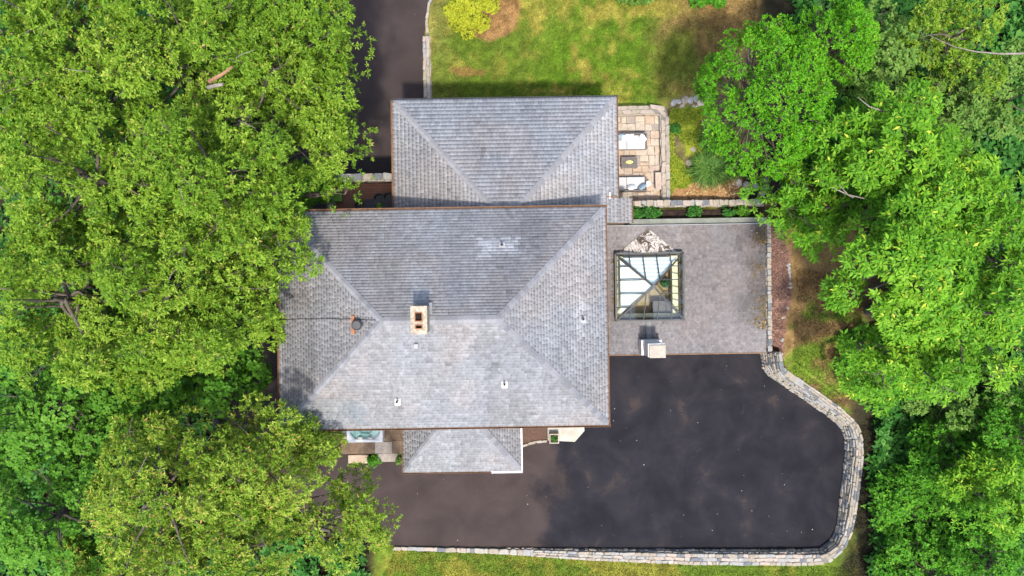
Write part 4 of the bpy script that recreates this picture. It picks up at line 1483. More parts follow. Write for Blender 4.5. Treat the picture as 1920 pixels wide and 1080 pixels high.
# ================================================================== PLANTS
def rosettes(P, A, L, ratio, n, el=(5, 55), fold=.18, jit=.35, size_var=.45, droop=.12, tint_ros=.55, bud=0.0, base_tint=None):
    """leaf rosettes at points P with axes A -> verts, quads, tint"""
    m = len(P)
    A = A / np.linalg.norm(A, axis=1, keepdims=True)
    ref = np.where(np.abs(A[:, 2:3]) > .9, np.array([[1., 0, 0]]), np.array([[0, 0, 1.]]))
    U = np.cross(A, ref); U /= np.linalg.norm(U, axis=1, keepdims=True)
    Vv = np.cross(A, U)
    ph0 = rng.random(m) * 2 * np.pi
    ros = rng.random(m)
    if base_tint is not None:
        ros = np.clip(ros * .55 + base_tint * .45, 0, 1)
    k = np.arange(n)
    ph = ph0[:, None] + 2 * np.pi * k[None] / n + (rng.random((m, n)) - .5) * jit * 2
    e = np.radians(el[0] + (el[1] - el[0]) * rng.random((m, n)))
    rad = np.cos(ph)[..., None] * U[:, None] + np.sin(ph)[..., None] * Vv[:, None]
    D = np.cos(e)[..., None] * rad + np.sin(e)[..., None] * A[:, None]
    S = np.cross(D, np.broadcast_to(A[:, None], D.shape))
    S /= np.linalg.norm(S, axis=2, keepdims=True) + 1e-9
    Nn = np.cross(S, D)
    roll = (rng.random((m, n, 1)) - .5) * .9
    S2 = S * np.cos(roll) + Nn * np.sin(roll); N2 = Nn * np.cos(roll) - S * np.sin(roll)
    ln = L * (1 - size_var + 2 * size_var * rng.random((m, n, 1))) * (.8 + .4 * rng.random((m, 1, 1)))
    w = ln * ratio * .5
    B = P[:, None] + D * ln * .08
    mid = B + D * ln * .52
    T = B + D * ln - np.array([0, 0, 1.]) * ln * droop
    v = np.stack([B, mid + S2 * w + N2 * w * fold * 2, T, mid - S2 * w + N2 * w * fold * 2], 2).reshape(-1, 3)
    q = np.arange(m * n * 4).reshape(-1, 4)
    tint = np.clip(ros[:, None] * tint_ros + rng.random((m, n)) * (1 - tint_ros), 0, .96)
    if bud > 0:
        tint = np.where(rng.random((m, n)) < bud, 1.0, tint)
    return v, q, tint.ravel()

def lobe_points(c, r, dens, fz=.8, low=-.35, gap=.40, gs=1.0, seed=0, fill=.35):
    area = 2 * np.pi * r * r * (1 - low) * .9
    n = max(8, int(area * dens))
    z = low + (1 - low) * rng.random(n)
    a = rng.random(n) * 2 * np.pi
    s = np.sqrt(1 - z * z)
    d = np.stack([np.cos(a) * s, np.sin(a) * s, z], -1)
    lump = 1 + .42 * (vnoise(d * 2.0 + c, .9, seed) - .5) + .25 * (vnoise(d * 4.2 + c, 1.0, seed + 3) - .5)
    rad = r * lump * np.where(rng.random(n) < fill, .55 + .4 * rng.random(n), .92 + .12 * rng.random(n))
    P = np.asarray(c) + d * rad[:, None] * np.array([1, 1, fz])
    keep = vnoise(P, gs, 71) * .7 + vnoise(P, gs * 2.3, 72) * .3 > gap
    return P[keep], d[keep]

KIND = {  # leaf length, width ratio, leaves, elevation, density, lobe radius, gap, bud
    'oak': dict(L=.150, ratio=.36, n=8, el=(0, 60), dens=30, lr=(.75, 1.25), gap=.41, bud=.012, up=.7),
    'oakb': dict(L=.150, ratio=.33, n=8, el=(0, 60), dens=29, lr=(.75, 1.25), gap=.40, bud=.05, up=.7),
    'maple': dict(L=.125, ratio=.75, n=6, el=(-5, 35), dens=26, lr=(.6, 1.0), gap=.34, bud=.0, up=.9),
    'dull': dict(L=.150, ratio=.55, n=7, el=(-5, 40), dens=24, lr=(.6, 1.1), gap=.36, bud=.01, up=.8),
    'ash': dict(L=.225, ratio=.34, n=7, el=(-10, 40), dens=20, lr=(.75, 1.3), gap=.39, bud=.02, up=.9),
    'conifer': dict(L=.105, ratio=.38, n=8, el=(10, 75), dens=62, lr=(.24, .52), gap=.30, bud=.02, up=.7, jz=.34),
    'shrub': dict(L=.115, ratio=.55, n=7, el=(0, 55), dens=34, lr=(.45, .85), gap=.33, bud=.02, up=.8),
}

def leaf_obj(name, parts, mat, parent, loc=(0, 0, 0)):
    V = np.concatenate([p[0] for p in parts]) - np.asarray(loc)
    off = 0; Q = []
    for p in parts:
        Q.append(p[1] + off); off += len(p[0])
    T = np.concatenate([p[2] for p in parts])
    me = big_mesh(name, V, np.concatenate(Q), mat, attrs={"tint": T})
    return link(name, me, parent)

NLEAF = [0]
def tree(kind, px, py, R, ztop, label, name="broadleaf_tree", ry=None, depth=3.4, group=None, zref=None, under=.7, dens=1.0, z_ground=None):
    K = KIND[kind]
    cx, cy = W(px, py, ztop - 1.5)
    ry = ry or R
    gz = float(ground_z(np.array([cx]), np.array([cy]))[0]) if z_ground is None else z_ground
    tx, ty = cx, cy
    for _ in range(40):
        bad = bool(in_poly(np.array([tx]), np.array([ty]), ASPH)[0]) or (0 < tx < 18.2 and -15 < ty < 4.5)
        if not bad: break
        tx += .4 if tx > 0 else -.4
    if (tx, ty) != (cx, cy):
        tx += .5 if tx > 0 else -.5
        gz = float(ground_z(np.array([tx]), np.array([ty]))[0])
    root = empty(name, label, "tree" if name != "leafy_shrub" else "shrub", (tx, ty, gz), 0, group)
    loc = np.array([tx, ty, gz])
    lobes = []
    lo, hi = K['lr']
    tries = 0
    target = int(R * ry * 3.14 / (.55 * ((lo + hi) / 2) ** 2 * 3.14))
    while len(lobes) < target and tries < 4000:
        tries += 1
        a = random.random() * 2 * math.pi
        d = math.sqrt(random.random())
        r = random.uniform(lo, hi) * (1.0 - .15 * d)
        ex = (R - r * .75); ey = (ry - r * .75)
        x, y = cx + math.cos(a) * d * ex, cy + math.sin(a) * d * ey
        ok = all((x - l[0]) ** 2 + (y - l[1]) ** 2 > (.68 * (r + l[3])) ** 2 for l in lobes)
        if not ok and random.random() > .003: continue
        z = ztop - r * .8 - depth * (d ** 2.2) * .7 - random.random() ** 1.2 * depth * K.get('jz', 1.0)
        lobes.append((x, y, z, r))
    top = list(lobes)
    nu = int(len(top) * under)
    for i in range(nu):
        a = random.random() * 2 * math.pi; d = math.sqrt(random.random()) * .66
        r = random.uniform(lo, hi) * 1.1
        lobes.append((cx + math.cos(a) * d * R, cy + math.sin(a) * d * ry, ztop - depth * (.8 + .9 * random.random()) - r, r))
    parts = []
    for i, (x, y, z, r) in enumerate(lobes):
        isu = i >= len(top)
        P, D = lobe_points(np.array([x, y, z]), r, K['dens'] * dens * (.45 if isu else 1.0), gap=K['gap'], seed=i, low=-.3 if not isu else .1,
                           fill=.25 if kind != 'conifer' else .12)
        if len(P) == 0: continue
        A = D * (1 - K['up'] * .5) + np.array([0, 0, K['up']]) + (rng.random(P.shape) - .5) * .7
        bt = np.full(len(P), random.random())
        parts.append(rosettes(P, A, K['L'], K['ratio'], K['n'], K['el'], bud=K['bud'], base_tint=bt))
    NLEAF[0] += sum(len(p[1]) for p in parts)
    leaf_obj("crown", parts, M[kind], root, loc)
    # trunk and limbs
    V = []; Fc = []
    def limb(a, b, r0, r1, n=6, seg=6, wob=.25):
        a, b = Vector(a), Vector(b)
        b0 = len(V)
        prev = None
        L_ = (b - a).length
        w1, w2 = random.uniform(-1, 1) * wob, random.uniform(-1, 1) * wob
        t0 = (b - a).normalized()
        s1 = t0.orthogonal().normalized(); s2 = t0.cross(s1)
        for i in range(seg + 1):
            t = i / seg
            p = a.lerp(b, t) + s1 * (w1 * math.sin(t * 3.14)) + s2 * (w2 * math.sin(t * 6.28) * .5)
            rr_ = r0 + (r1 - r0) * t
            for k in range(n):
                an = 2 * math.pi * k / n
                V.append(p + s1 * math.cos(an) * rr_ + s2 * math.sin(an) * rr_)
        for i in range(seg):
            for k in range(n):
                Fc.append((b0 + i * n + k, b0 + i * n + (k + 1) % n, b0 + (i + 1) * n + (k + 1) % n, b0 + (i + 1) * n + k))
    hgt = ztop - gz
    lean = Vector((cx - tx, cy - ty, 0))
    fork = Vector((random.uniform(-.3, .3), random.uniform(-.3, .3), max(hgt * .42, .4))) + lean * .45
    tr = max(.05, .022 * hgt)
    limb((0, 0, -.15), fork, tr, tr * .75, 9)
    upper = Vector((random.uniform(-.5, .5), random.uniform(-.5, .5), max(hgt - depth * .8, .6))) + lean
    limb(fork, upper, tr * .72, tr * .25, 7)
    for (x, y, z, r) in top:
        e = Vector((x - tx, y - ty, z - gz))
        s = fork.lerp(upper, min(.95, max(0, random.uniform(.1, .9))))
        limb(s, e, tr * .28, tr * .06, 5, 5, .35)
        for q in range(3):
            a = random.random() * 6.28
            limb(e, e + Vector((math.cos(a) * r * .9, math.sin(a) * r * .9, r * random.uniform(.1, .75))), tr * .055, .008, 4, 3, .1)
    link("trunk", mk("trunk", V, Fc, M['bark'], smooth=True), root)
    return root, lobes

LT = []
def T(*a, **k):
    r = tree(*a, **k); LT.append(r); return r

# west wood, yellow green oaks
T('oak', 50, 60, 4.0, 15.0, "yellow green oak filling the photo's top left corner", "oak_tree")
T('oak', 285, 70, 4.1, 16.0, "tall yellow green oak at the photo's top edge, left of the broken branch", "oak_tree")
t_broken, _ = T('oak', 505, 105, 3.0, 15.0, "yellow green oak with a torn brown branch beside the front driveway", "oak_tree")
T('oak', 120, 320, 4.1, 16.0, "broad yellow green oak at the left edge, second row from the top", "oak_tree")
T('oak', 365, 320, 3.7, 17.0, "tallest yellow green oak in the middle of the western wood", "oak_tree")
T('oak', 588, 255, 1.95, 13.6, "yellow green oak leaning over the front driveway and wooden deck", "oak_tree")
T('oak', 640, 352, .95, 10.5, "small oak sprig hanging over the wooden deck", "oak_tree", depth=1.6)
T('oak', 50, 560, 4.0, 15.5, "yellow green oak at the middle of the photo's left edge", "oak_tree")
T('oak', 290, 530, 3.9, 16.0, "broad yellow green oak in the centre of the left wood, west of the main roof", "oak_tree")
T('oak', 482, 450, 2.2, 14.0, "yellow green oak overhanging the main roof's northwest corner", "oak_tree")
T('oak', 425, 590, 2.0, 13.0, "yellow green oak beside the west eave of the main roof", "oak_tree")
T('oak', 180, 650, 2.8, 14.0, "yellow green oak just north of the bright green maples", "oak_tree")
# oaks with rusty buds, south west
T('oakb', 265, 965, 3.9, 15.0, "yellowish oak with rusty tips at the bottom of the left wood", "oak_tree")
T('oakb', 470, 890, 2.9, 14.0, "yellowish oak with rusty tips southwest of the hot tub", "oak_tree")
T('oakb', 625, 1015, 2.2, 13.0, "yellowish oak with rusty tips reaching over the south driveway", "oak_tree")
T('oakb', 566, 838, 1.35, 11.0, "smaller rusty tipped oak at the main roof's southwest corner", "oak_tree", depth=2.4)
T('oakb', 430, 1060, 2.6, 13.5, "yellowish oak with rusty tips at the bottom edge, left of the overhanging one", "oak_tree")
# maples
T('maple', 405, 712, 1.95, 9.5, "bright green maple below the oaks, west of the main roof", "maple_tree", depth=2.4)
T('maple', 50, 770, 3.2, 12.5, "mid green maple at the left edge, above the bottom left one", "maple_tree")
T('maple', 70, 985, 3.3, 12.5, "mid green maple in the photo's bottom left corner", "maple_tree")
T('maple', 240, 775, 2.3, 10.5, "green maple in the hollow between the oaks at lower left", "maple_tree", depth=2.4)
T('maple', 560, 345, 1.5, 8.0, "low green maple in the gap by the deck", "maple_tree", depth=2.0)
# east side
T('conifer', 1470, 158, 2.95, 13.5, "dense bright green conifer beside the north lawn", "conifer_tree", ry=3.75, depth=4.6, under=.2)
T('conifer', 1590, 60, 2.0, 12.5, "smaller bright green conifer at the top edge behind the large one", "conifer_tree", depth=3.5, under=.2)
T('dull', 1690, 70, 2.5, 11.5, "dull green fine leaved tree at the top edge, right of the conifers", "broadleaf_tree")
T('oak', 1850, 50, 2.5, 13.0, "yellow green oak with a bare branch in the top right corner", "oak_tree")
T('dull', 1800, 190, 2.0, 10.0, "darker dull green tree behind the top right oak", "broadleaf_tree")
T('ash', 1574, 372, 2.4, 12.5, "bright green ash nearest the planting bed and flat roof", "ash_tree")
T('ash', 1690, 255, 2.9, 14.0, "bright green ash directly southeast of the conifers", "ash_tree")
T('ash', 1870, 350, 3.1, 15.5, "bright green ash at the right edge, level with the planting bed", "ash_tree")
T('ash', 1765, 500, 3.0, 16.5, "tallest bright green ash in the middle of the eastern wood", "ash_tree")
T('ash', 1890, 600, 3.0, 15.5, "yellowish green ash at the right edge, level with the skylight", "ash_tree")
T('ash', 1745, 690, 2.4, 14.0, "bright green ash east of the grass strip by the retaining wall", "ash_tree")
T('shrub', 1668, 690, 2.3, 6.0, "bushy bright green tree leaning over the retaining wall's bend", "broadleaf_tree", depth=2.2)
T('shrub', 1702, 945, 2.2, 3.7, "bushy green tree against the retaining wall's east side", "broadleaf_tree", depth=1.3)
T('shrub', 1815, 880, 3.0, 5.4, "fresh green bushy tree right of the retaining wall", "broadleaf_tree", depth=1.8)
T('shrub', 1740, 1065, 2.8, 4.2, "bright green bushy tree at the bottom edge in the right corner", "broadleaf_tree", depth=1.6)
T('dull', 1880, 760, 2.2, 6.0, "dark green low tree in the gap at the right edge", "broadleaf_tree")
T('ash', 1895, 945, 1.9, 9.5, "lighter yellow green young ash at the lower right edge", "ash_tree", depth=2.4)
T('shrub', 1890, 1070, 2.2, 7.0, "dense green bushy tree in the photo's bottom right corner", "broadleaf_tree", depth=2.4)
T('maple', 25, 235, 2.4, 10.5, "shaded low maple in a gap at the left edge, under the oaks", "maple_tree", depth=2.4)
T('oak', -70, 200, 3.0, 13.0, "oak whose crown just shows at the left edge, near the top", "oak_tree")
T('maple', -60, 880, 2.6, 10.0, "low maple whose crown just shows at the left edge, near the bottom", "maple_tree", depth=2.4)
T('oakb', 150, 1130, 2.8, 12.0, "rusty tipped oak mostly below the photo's bottom edge, by the corner maple", "oak_tree")
T('oak', 560, 10, 2.2, 13.5, "yellow green oak at the top edge next to the front driveway", "oak_tree", depth=2.6)
T('dull', 1930, 160, 2.4, 11.0, "dull green tree at the right edge below the corner oak", "broadleaf_tree")
T('ash', 1975, 480, 2.6, 13.5, "ash whose crown just shows at the right edge", "ash_tree")
T('shrub', 1960, 830, 2.6, 8.0, "bushy tree just showing at the right edge, below the dark gap", "broadleaf_tree", depth=2.6)
T('dull', 1790, 770, 2.2, 5.0, "low dull green tree shaded by the eastern ashes", "broadleaf_tree", depth=2.2)
T('maple', 300, 690, 2.0, 8.5, "low green maple in shade between two oaks, west of the bright one", "maple_tree", depth=2.2)

# torn branch on the oak by the driveway
tl = t_broken.location
def wl(px, py, z): 
    x, y = W(px, py, z); return (x - tl.x, y - tl.y, z - tl.z)
tube("torn_branch", [wl(436, 125, 14.9), wl(415, 140, 14.75), wl(392, 153, 14.6)], .045, M['torn'], t_broken, 6, .10)
tube("torn_branch", [wl(418, 158, 14.7), wl(405, 160, 14.65), wl(390, 164, 14.5)], .07, M['twig'], t_broken, 6, .09)

# bare pale branches that show between the leaves
def bare(root, pts, r):
    o = root.location
    tube("bare_branch", [(W(a, b, z)[0] - o.x, W(a, b, z)[1] - o.y, z - o.z) for a, b, z in pts], r, M['twig'], root, 5, .012)
byname = {o["label"]: o for o, _ in LT}
oTR = [o for l, o in byname.items() if "top right corner" in l][0]
bare(oTR, [(1920, 100, 12.3), (1880, 101, 12.2), (1830, 97, 11.8), (1790, 88, 11.5), (1740, 65, 11.3)], .05)
oA = [o for l, o in byname.items() if "nearest the planting bed" in l][0]
bare(oA, [(1600, 370, 12.4), (1575, 358, 12.6), (1560, 352, 12.6)], .04)
bare(oA, [(1620, 372, 12.4), (1590, 365, 12.6), (1572, 345, 12.7)], .035)
bare(oA, [(1660, 210, 12.5), (1630, 200, 12.8), (1608, 182, 12.9)], .035)
for (tr_, n_) in ((LT[0], 3), (LT[1], 4), (LT[2], 4), (LT[3], 3), (LT[4], 4), (LT[8], 4), (LT[13], 3), (LT[12], 3)):
    root, lobes = tr_
    for _ in range(n_):
        x, y, z, r = random.choice(lobes[:max(4, len(lobes) // 2)])
        a = random.random() * 6.28
        o = root.location
        p = Vector((x - o.x, y - o.y, z - o.z + r * .7))
        q = p + Vector((math.cos(a) * .9, math.sin(a) * .9, r * .35))
        tube("bare_branch", [p, p.lerp(q, .5) + Vector((random.uniform(-.1, .1), random.uniform(-.1, .1), .05)), q], .022, M['twig'], root, 4, .006)

# low woodland undergrowth below the crowns
uq = np.concatenate([np.stack([-30 + 21.5 * rng.random(9000), -20 + 40 * rng.random(9000)], -1),
                     np.stack([20.6 + 9 * rng.random(5000), -20 + 40 * rng.random(5000)], -1),
                     np.stack([15.5 + 6 * rng.random(1500), 5 + 15 * rng.random(1500)], -1)])
uz = ground_z(uq[:, 0], uq[:, 1])
okq = ~in_poly(uq[:, 0], uq[:, 1], ASPH)
uq, uz = uq[okq], uz[okq]
Pq = np.stack([uq[:, 0], uq[:, 1], uz + .1 + 1.1 * rng.random(len(uq)) * vnoise(uq, .5, 3)], -1)
ug = leaf_obj("undergrowth", [rosettes(Pq, np.array([0, 0, 1.]) + (rng.random(Pq.shape) - .5) * .8, .34, .5, 6, (-5, 40))], M['bedshrub'], None)
props(ug, "low dark green woodland undergrowth below the trees", None, kind="stuff")

# --- generic bush
def bush(name, label, cat, px, py, z, lobes, mat, L, ratio, n, dens, group=None, stems=True, el=(0, 55), gap=.2, upz=.7):
    cx, cy = W(px, py, z)
    root = empty(name, label, cat, (cx, cy, z), 0, group)
    parts = []
    for i, (dx, dy, dz, r) in enumerate(lobes):
        P, D = lobe_points(np.array([cx + dx, cy + dy, z + dz]), r, dens, gap=gap, seed=i, low=-.5, gs=3.0, fill=.3)
        A = D + np.array([0, 0, upz]) + (rng.random(P.shape) - .5) * .6
        parts.append(rosettes(P, A, L, ratio, n, el))
    leaf_obj("foliage", parts, M[mat], root, (cx, cy, z))
    if stems:
        for (dx, dy, dz, r) in lobes[:4]:
            tube("stem", [(dx * .2, dy * .2, -.05), (dx * .6, dy * .6, dz * .6), (dx, dy, dz + r * .3)], .025, M['bark'], root, 5, .01)
    return root

def dome(rx, ry, h, n, r0, seed):
    rr_ = random.Random(seed); out = []
    for i in range(n):
        a = rr_.random() * 6.28; d = math.sqrt(rr_.random())
        out.append((math.cos(a) * d * rx, math.sin(a) * d * ry, h * (1 - .7 * d * d), r0 * rr_.uniform(.8, 1.2)))
    return out
bush("golden_shrub", "rounded golden yellow shrub on the north lawn", "shrub", 888, 22, .6, dome(1.12, 1.35, 1.1, 30, .45, 1), 'gold', .085, .5, 7, 75)
bush("golden_shrub", "golden yellow shrub at the top edge, only its bottom showing", "shrub", 952, -18, .7, dome(.5, .5, .7, 9, .38, 2), 'gold', .085, .5, 7, 75)
bush("hedge_shrub", "green leafy shrub at the top edge of the lawn, nearer the golden shrubs", "shrub", 1195, -8, 1.3, dome(1.1, .35, .7, 14, .34, 3), 'dull', .11, .55, 7, 60)
bush("hedge_shrub", "green leafy shrub at the top edge of the lawn, nearer the conifer", "shrub", 1322, -2, 1.6, dome(.9, .35, .7, 12, .34, 4), 'shrub', .11, .55, 7, 60)
for i, (px, py, lob, lab) in enumerate((
        (1200, 399, dome(.38, .3, .45, 12, 0.173, 11), "dark green shrub in the planting bed, next to the house"),
        (1222, 402, dome(.3, .25, .35, 12, 0.158, 12), "dark green shrub in the planting bed, second from the house"),
        (1300, 398, dome(.36, .3, .35, 12, 0.144, 13), "dark green shrub alone in the middle of the planting bed"),
        (1363, 396, dome(.3, .34, .35, 12, 0.144, 14), "green shrub in the planting bed, left one of the eastern pair"),
        (1389, 398, dome(.26, .28, .4, 12, 0.158, 15), "round brighter shrub at the planting bed's east end"))):
    bush("bed_shrub", lab, "shrub", px, py, 2.5, lob, 'bedshrub' if i < 4 else 'maple', .11, .6, 7, 80, "shrubs in the planting bed", gap=.42)
bush("corner_plant", "leafy green plant beside the lower terrace step", "plant", 700, 862, .02, dome(.3, .35, .3, 7, .16, 21), 'shrub', .10, .5, 7, 80, None, gap=.3)
bush("corner_plant", "small yellowish plant at the corner of the bay roof", "plant", 751, 858, .05, dome(.12, .3, .35, 6, .14, 22), 'dull', .09, .5, 7, 80, None, gap=.3)
bush("patio_plant", "small dark green plant just outside the patio's seat wall", "plant", 1264, 243, 1.95, dome(.2, .25, .2, 6, .16, 23), 'bedshrub', .10, .5, 7, 80, None, gap=.3)
bush("edging_plant", "small bright green tuft beside the pale path stones", "plant", 1315, 170, 1.9, dome(.28, .2, .12, 6, .14, 24), 'shrub', .08, .5, 7, 80, None, gap=.2)
# plant leaves for the pots
def foliage_on(root, c, r, mat, L, dens=90):
    P, D = lobe_points(np.array(c, float), r, dens, gap=.1, low=-.2, gs=3)
    A = D + np.array([0, 0, .6])
    leaf_obj("foliage", [rosettes(P, A, L, .5, 6)], M[mat], root)
foliage_on(fur, (0, 0, .55), .17, 'bedshrub', .11, 80)
bwl = hempty("plant_bowl", "round bowl of green leaves on the charcoal table", "potted plant", *HH(711, 386, DZ + .9), DZ + .752)
cyl("bowl", 0, 0, 0, .10, .09, M['bowl'], bwl, .15, 20)
foliage_on(bwl, (0, 0, .09), .12, 'shrub', .07, 200)
pq = HH(1039, 822, .5)
pl = hempty("square_planter", "square pale stone planter with green plant on the entry step's corner", "planter", pq[0], pq[1], 0)
for (a, b, c, d) in ((-.28, .28, -.28, -.22), (-.28, .28, .22, .28), (-.28, -.22, -.219, .219), (.22, .28, -.219, .219)):
    box("planter_side", a, b, c, d, .182, .62, M['terracotta'], pl, .008)
box("planter_soil", -.218, .218, -.218, .218, .182, .52, M['mulch'], pl)
foliage_on(pl, (0, 0, .52), .20, 'bedshrub', .10, 120)

# --- ornamental grasses
def grass_clump(label, px, py, z, r, h, nb):
    cx, cy = W(px, py, z + .3)
    root = empty("ornamental_grass", label, "grass clump", (cx, cy, z), 0, "ornamental grasses")
    a = rng.random(nb) * 2 * np.pi
    rr_ = r * (.45 + .6 * rng.random(nb)); hh = h * (.6 + .5 * rng.random(nb))
    d = np.stack([np.cos(a), np.sin(a), np.zeros(nb)], -1)
    s = np.stack([-np.sin(a), np.cos(a), np.zeros(nb)], -1)
    base = rng.normal(0, .20, (nb, 3)) * np.array([1.3, .8, 0])
    V = []; w0 = .022
    ts = [0, .3, .6, .85, 1.0]
    rows = []
    for t in ts:
        p = base + d * (rr_ * t ** 1.4)[:, None] + np.array([0, 0, 1.]) * (hh * (1.9 * t - 1.35 * t * t))[:, None]
        w = w0 * (1 - t ** 2) + .002
        rows.append(np.stack([p - s * w, p + s * w], 1))
    V = np.stack(rows, 1)        # nb,5,2,3
    idx = np.arange(nb * 10).reshape(nb, 5, 2)
    Q = np.stack([idx[:, :-1, 0], idx[:, :-1, 1], idx[:, 1:, 1], idx[:, 1:, 0]], -1).reshape(-1, 4)
    tint = np.repeat(rng.random(nb), 4)
    me = big_mesh("blades", V.reshape(-1, 3), Q, M['reed'], attrs={"tint": tint})
    link("blades", me, root)
grass_clump("dark ornamental grass clump right under the conifer's edge", 1345, 262, 2.05, .95, .75, 1000)
grass_clump("largest dark ornamental grass clump in the garden by the patio", 1332, 318, 2.05, 1.15, .8, 1500)
grass_clump("ornamental grass clump at the eastern side of the largest clump", 1372, 315, 2.1, .7, .6, 450)

# --- garden rocks
def rock(parent, loc, s, mat, seed):
    r = random.Random(seed)
    bm = bmesh.new()
    bmesh.ops.create_icosphere(bm, subdivisions=2, radius=1)
    off = np.array([r.uniform(0, 50) for _ in range(3)])
    for v in bm.verts:
        n = float(vnoise(np.array([list(v.co)]) + off, 1.2, 4)[0])
        v.co *= (.72 + .55 * n)
        v.co = Vector((v.co.x * s[0], v.co.y * s[1], min(max(v.co.z, -.3), .62) * s[2]))
    return link("rock", bm_mesh("rock", bm, mat, False), parent, loc, (0, 0, r.uniform(0, 6.28)))
rk = [(1399, 349, .26, 0, "round tan boulder nearest the ornamental grasses"), (1384, 343, .24, 2, "pinkish boulder touching the ornamental grass"),
      (1414, 349, .22, 1, "grey boulder between the tan boulder and the dark soil"), (1434, 353, .22, 1, "grey boulder at the edge of the ash tree"),
      (1427, 364, .23, 0, "tan boulder resting against the bed wall"), (1433, 338, .2, 3, "dark boulder at the top of the soil patch"), (1370, 327, .2, 2, "flat pinkish boulder between the grass clumps")]
for i, (a, b, s, m_, lab) in enumerate(rk):
    x, y = W(a, b, 2.2)
    z = float(ground_z(np.array([x]), np.array([y]))[0])
    o = rock(None, (x, y, z), (s, s * .85, s * .7), STONE[m_], i)
    o.name = "boulder"
    props(o, lab, "boulder", "boulders in the garden")
sp = empty("stepping_stones", "scattered pale stepping stones leading from patio corner to the conifer", "stone path", (*W(1300, 200, 1.9), 1.8))
path_px = [(1264, 192), (1274, 190), (1285, 187), (1296, 188), (1306, 184), (1315, 193), (1310, 203), (1322, 213), (1319, 226), (1300, 200), (1328, 180), (1322, 174), (1288, 238), (1300, 280), (1292, 306), (1280, 198)]
for i, (a, b) in enumerate(path_px):
    x, y = W(a, b, 1.95)
    z = float(ground_z(np.array([x]), np.array([y]))[0])
    s = random.uniform(.09, .21)
    o = rock(sp, (x - sp.location.x, y - sp.location.y, z - sp.location.z), (s * random.uniform(1, 1.5), s, .05), STONE[random.choice((1, 0, 2, 0, 1))], 100 + i)
    o.name = "stepping_stone"
# pale edging at the mulch strip
me_ = empty("mulch_edging", "thin pale stone edging between red mulch strip and east lawn", "edging", (*W(1481, 520, 2.9), 2.85))
for i, py in enumerate(list(range(497, 545, 7)) + [577, 596, 640, 668, 684]):
    x, y = W(1480 + 5 * math.sin(i * .5) * .3 + i * .15, py, 2.9)
    z = float(ground_z(np.array([x]), np.array([y]))[0])
    o = rock(me_, (x - me_.location.x, y - me_.location.y, z - 2.85), (random.uniform(.06, .1), random.uniform(.09, .15), .07), STONE[random.choice((1, 0, 0))], 300 + i)
    o.name = "edging_stone"

# ================================================================== STUFF: ground cover, grass, litter
def scatter_px(poly_px, n, z):
    poly = [W(a, b, z) for a, b in poly_px]
    P = np.array(poly)
    lo, hi = P.min(0), P.max(0)
    out = np.empty((0, 2))
    while len(out) < n:
        q = lo + (hi - lo) * rng.random((n * 2, 2))
        out = np.concatenate([out, q[in_poly(q[:, 0], q[:, 1], poly)]])
    return out[:n]
q = scatter_px([(1257, 205), (1318, 200), (1330, 250), (1312, 300), (1300, 340), (1275, 360), (1257, 362)], 4200, 2.0)
keep = vnoise(q, 1.3, 44) > .34
q = q[keep]
zq = ground_z(q[:, 0], q[:, 1])
P = np.stack([q[:, 0], q[:, 1], zq + .03 + .06 * rng.random(len(q))], -1)
A = np.array([0, 0, 1.]) + (rng.random(P.shape) - .5) * .8
gcv = leaf_obj("ground_cover", [rosettes(P, A, .085, .5, 6, (0, 50))], M['cover'], None)
props(gcv, "low yellow green ground cover beside the patio wall", None, kind="stuff")

def blades(P, hgt, colmul=1.0):
    n = len(P)
    a = rng.random(n) * 2 * np.pi
    s = np.stack([np.cos(a), np.sin(a), np.zeros(n)], -1) * (.018 + .018 * rng.random((n, 1)))
    lean = np.stack([rng.normal(0, .035, n), rng.normal(0, .035, n), hgt * (.6 + .8 * rng.random(n))], -1)
    V = np.stack([P - s, P + s, P + lean], 1).reshape(-1, 3)
    Fq = np.arange(n * 3).reshape(-1, 3)
    c = ground_col(P[:, 0], P[:, 1]) * (.6 + 1.0 * rng.random((n, 1)))
    return V, Fq, c
qs = []
for poly, n, z in (([(806, -60), (1420, -60), (1400, 60), (1345, 165), (1250, 190), (1160, 195), (1150, 182), (808, 182)], 110000, .8),
                   ([(740, 1030), (930, 1040), (1100, 1054), (1400, 1068), (1580, 1068), (1640, 1000), (1640, 1120), (700, 1120)], 40000, 1.0),
                   ([(1488, 500), (1600, 520), (1640, 700), (1590, 775), (1500, 715)], 22000, 2.6), ([(1622, 800), (1680, 800), (1660, 1000), (1612, 1000)], 7000, 1.6)):
    p = scatter_px(poly, n, z)
    qs.append(p)
q = np.concatenate(qs)
zq = ground_z(q[:, 0], q[:, 1])
ok = (~in_poly(q[:, 0], q[:, 1], ASPH)) & (zq > -.05)
q = q[ok]; zq = zq[ok]
V_, F_, c_ = blades(np.stack([q[:, 0], q[:, 1], zq - .005], -1), .055)
gr = link("lawn_grass", big_mesh("lawn_grass", V_, F_, M['grass'], cols={"gcol": c_}, tri=True))
props(gr, "short patchy lawn grass around the house", None, kind="stuff")

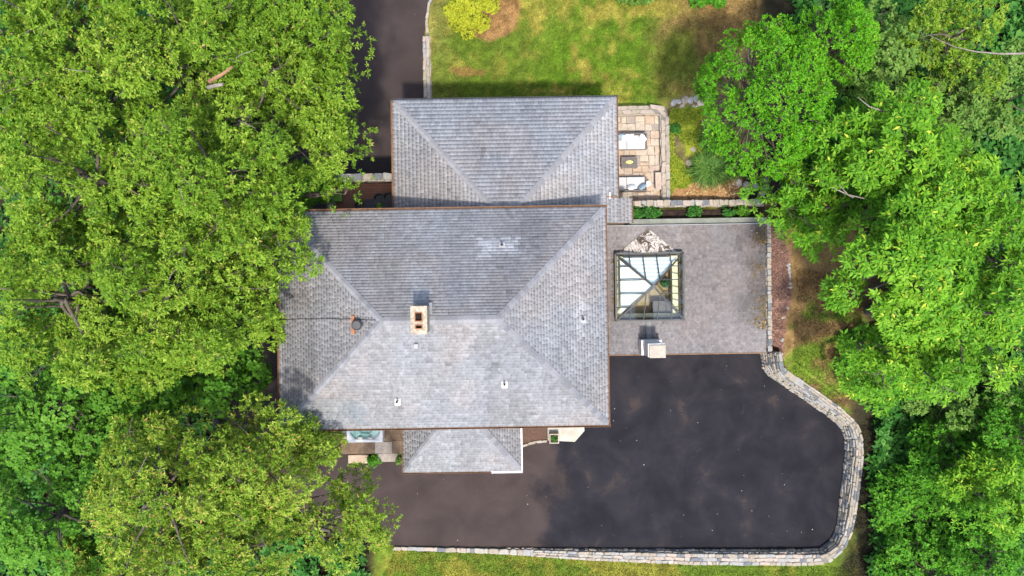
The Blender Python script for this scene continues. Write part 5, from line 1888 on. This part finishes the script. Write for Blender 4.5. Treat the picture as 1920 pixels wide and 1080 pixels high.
def flat_litter(name, label, P, mat, L, tint=None, parent=None):
    A = np.array([0, 0, 1.]) + (rng.random(P.shape) - .5) * .5
    v, f_, t = rosettes(P, A, L, .55, 1, (0, 15), size_var=.5, droop=0)
    if tint is not None: t = tint[0] + (tint[1] - tint[0]) * rng.random(len(t))
    o = leaf_obj(name, [(v, f_, t)], M[mat], parent)
    props(o, label, None, kind="stuff")
    return o
q = np.concatenate([scatter_px([(660, 890), (1040, 880), (1150, 690), (1400, 680), (1560, 800), (1550, 1000), (1400, 1020), (760, 1015)], 45, 0),
                    scatter_px([(735, 0), (790, 0), (790, 300), (690, 300)], 10, 0)])
flat_litter("fallen_leaves", "pale fallen leaves and petals strewn over the driveway", np.stack([q[:, 0], q[:, 1], np.full(len(q), .012)], -1), 'litter', .045, (.4, 1.0))
# debris on the flat roof along its east edge and beside the skylight
n = 900
hx = np.concatenate([QX1 - np.abs(rng.normal(0, .38, n)) , 4.75 + .25 * rng.random(350), SKX0 - .05 - .1 * rng.random(80)])
hy = np.concatenate([QY0 + .3 + (QY1 - QY0 - .5) * rng.random(n), SKY0 - .5 + 4.2 * rng.random(350), SKY0 + 3.7 * rng.random(80)])
okm = np.concatenate([vnoise(np.stack([hx[:n], hy[:n]], -1), 1.1, 8) > .42, np.ones(430, bool)])
hx, hy = hx[okm], hy[okm]
P = np.stack([hx - OX, hy - OY, GZ0 + (GZ1 - GZ0) * (hy - QY0) / (QY1 - QY0) + .035], -1)
flat_litter("leaf_debris", "leaf debris and moss along the flat roof's edges", P, 'moss', .09, None, house)
# mulch chips
q = scatter_px([(1446, 425), (1478, 470), (1482, 690), (1498, 712), (1470, 700), (1446, 670)], 2600, 2.85)
zq = ground_z(q[:, 0], q[:, 1])
flat_litter("mulch_chips", "red brown bark mulch chips beside the flat roof", np.stack([q[:, 0], q[:, 1], zq + .02], -1), 'chips', .085, (.0, 1.0))
# straw coloured dry stems in the garden corner
q = scatter_px([(1285, 345), (1375, 335), (1392, 370), (1280, 372)], 420, 2.2)
zq = ground_z(q[:, 0], q[:, 1])
flat_litter("dry_leaves", "orange dry leaves on the soil by the bed wall", np.stack([q[:, 0], q[:, 1], zq + .02], -1), 'litter', .13, (.0, .45))
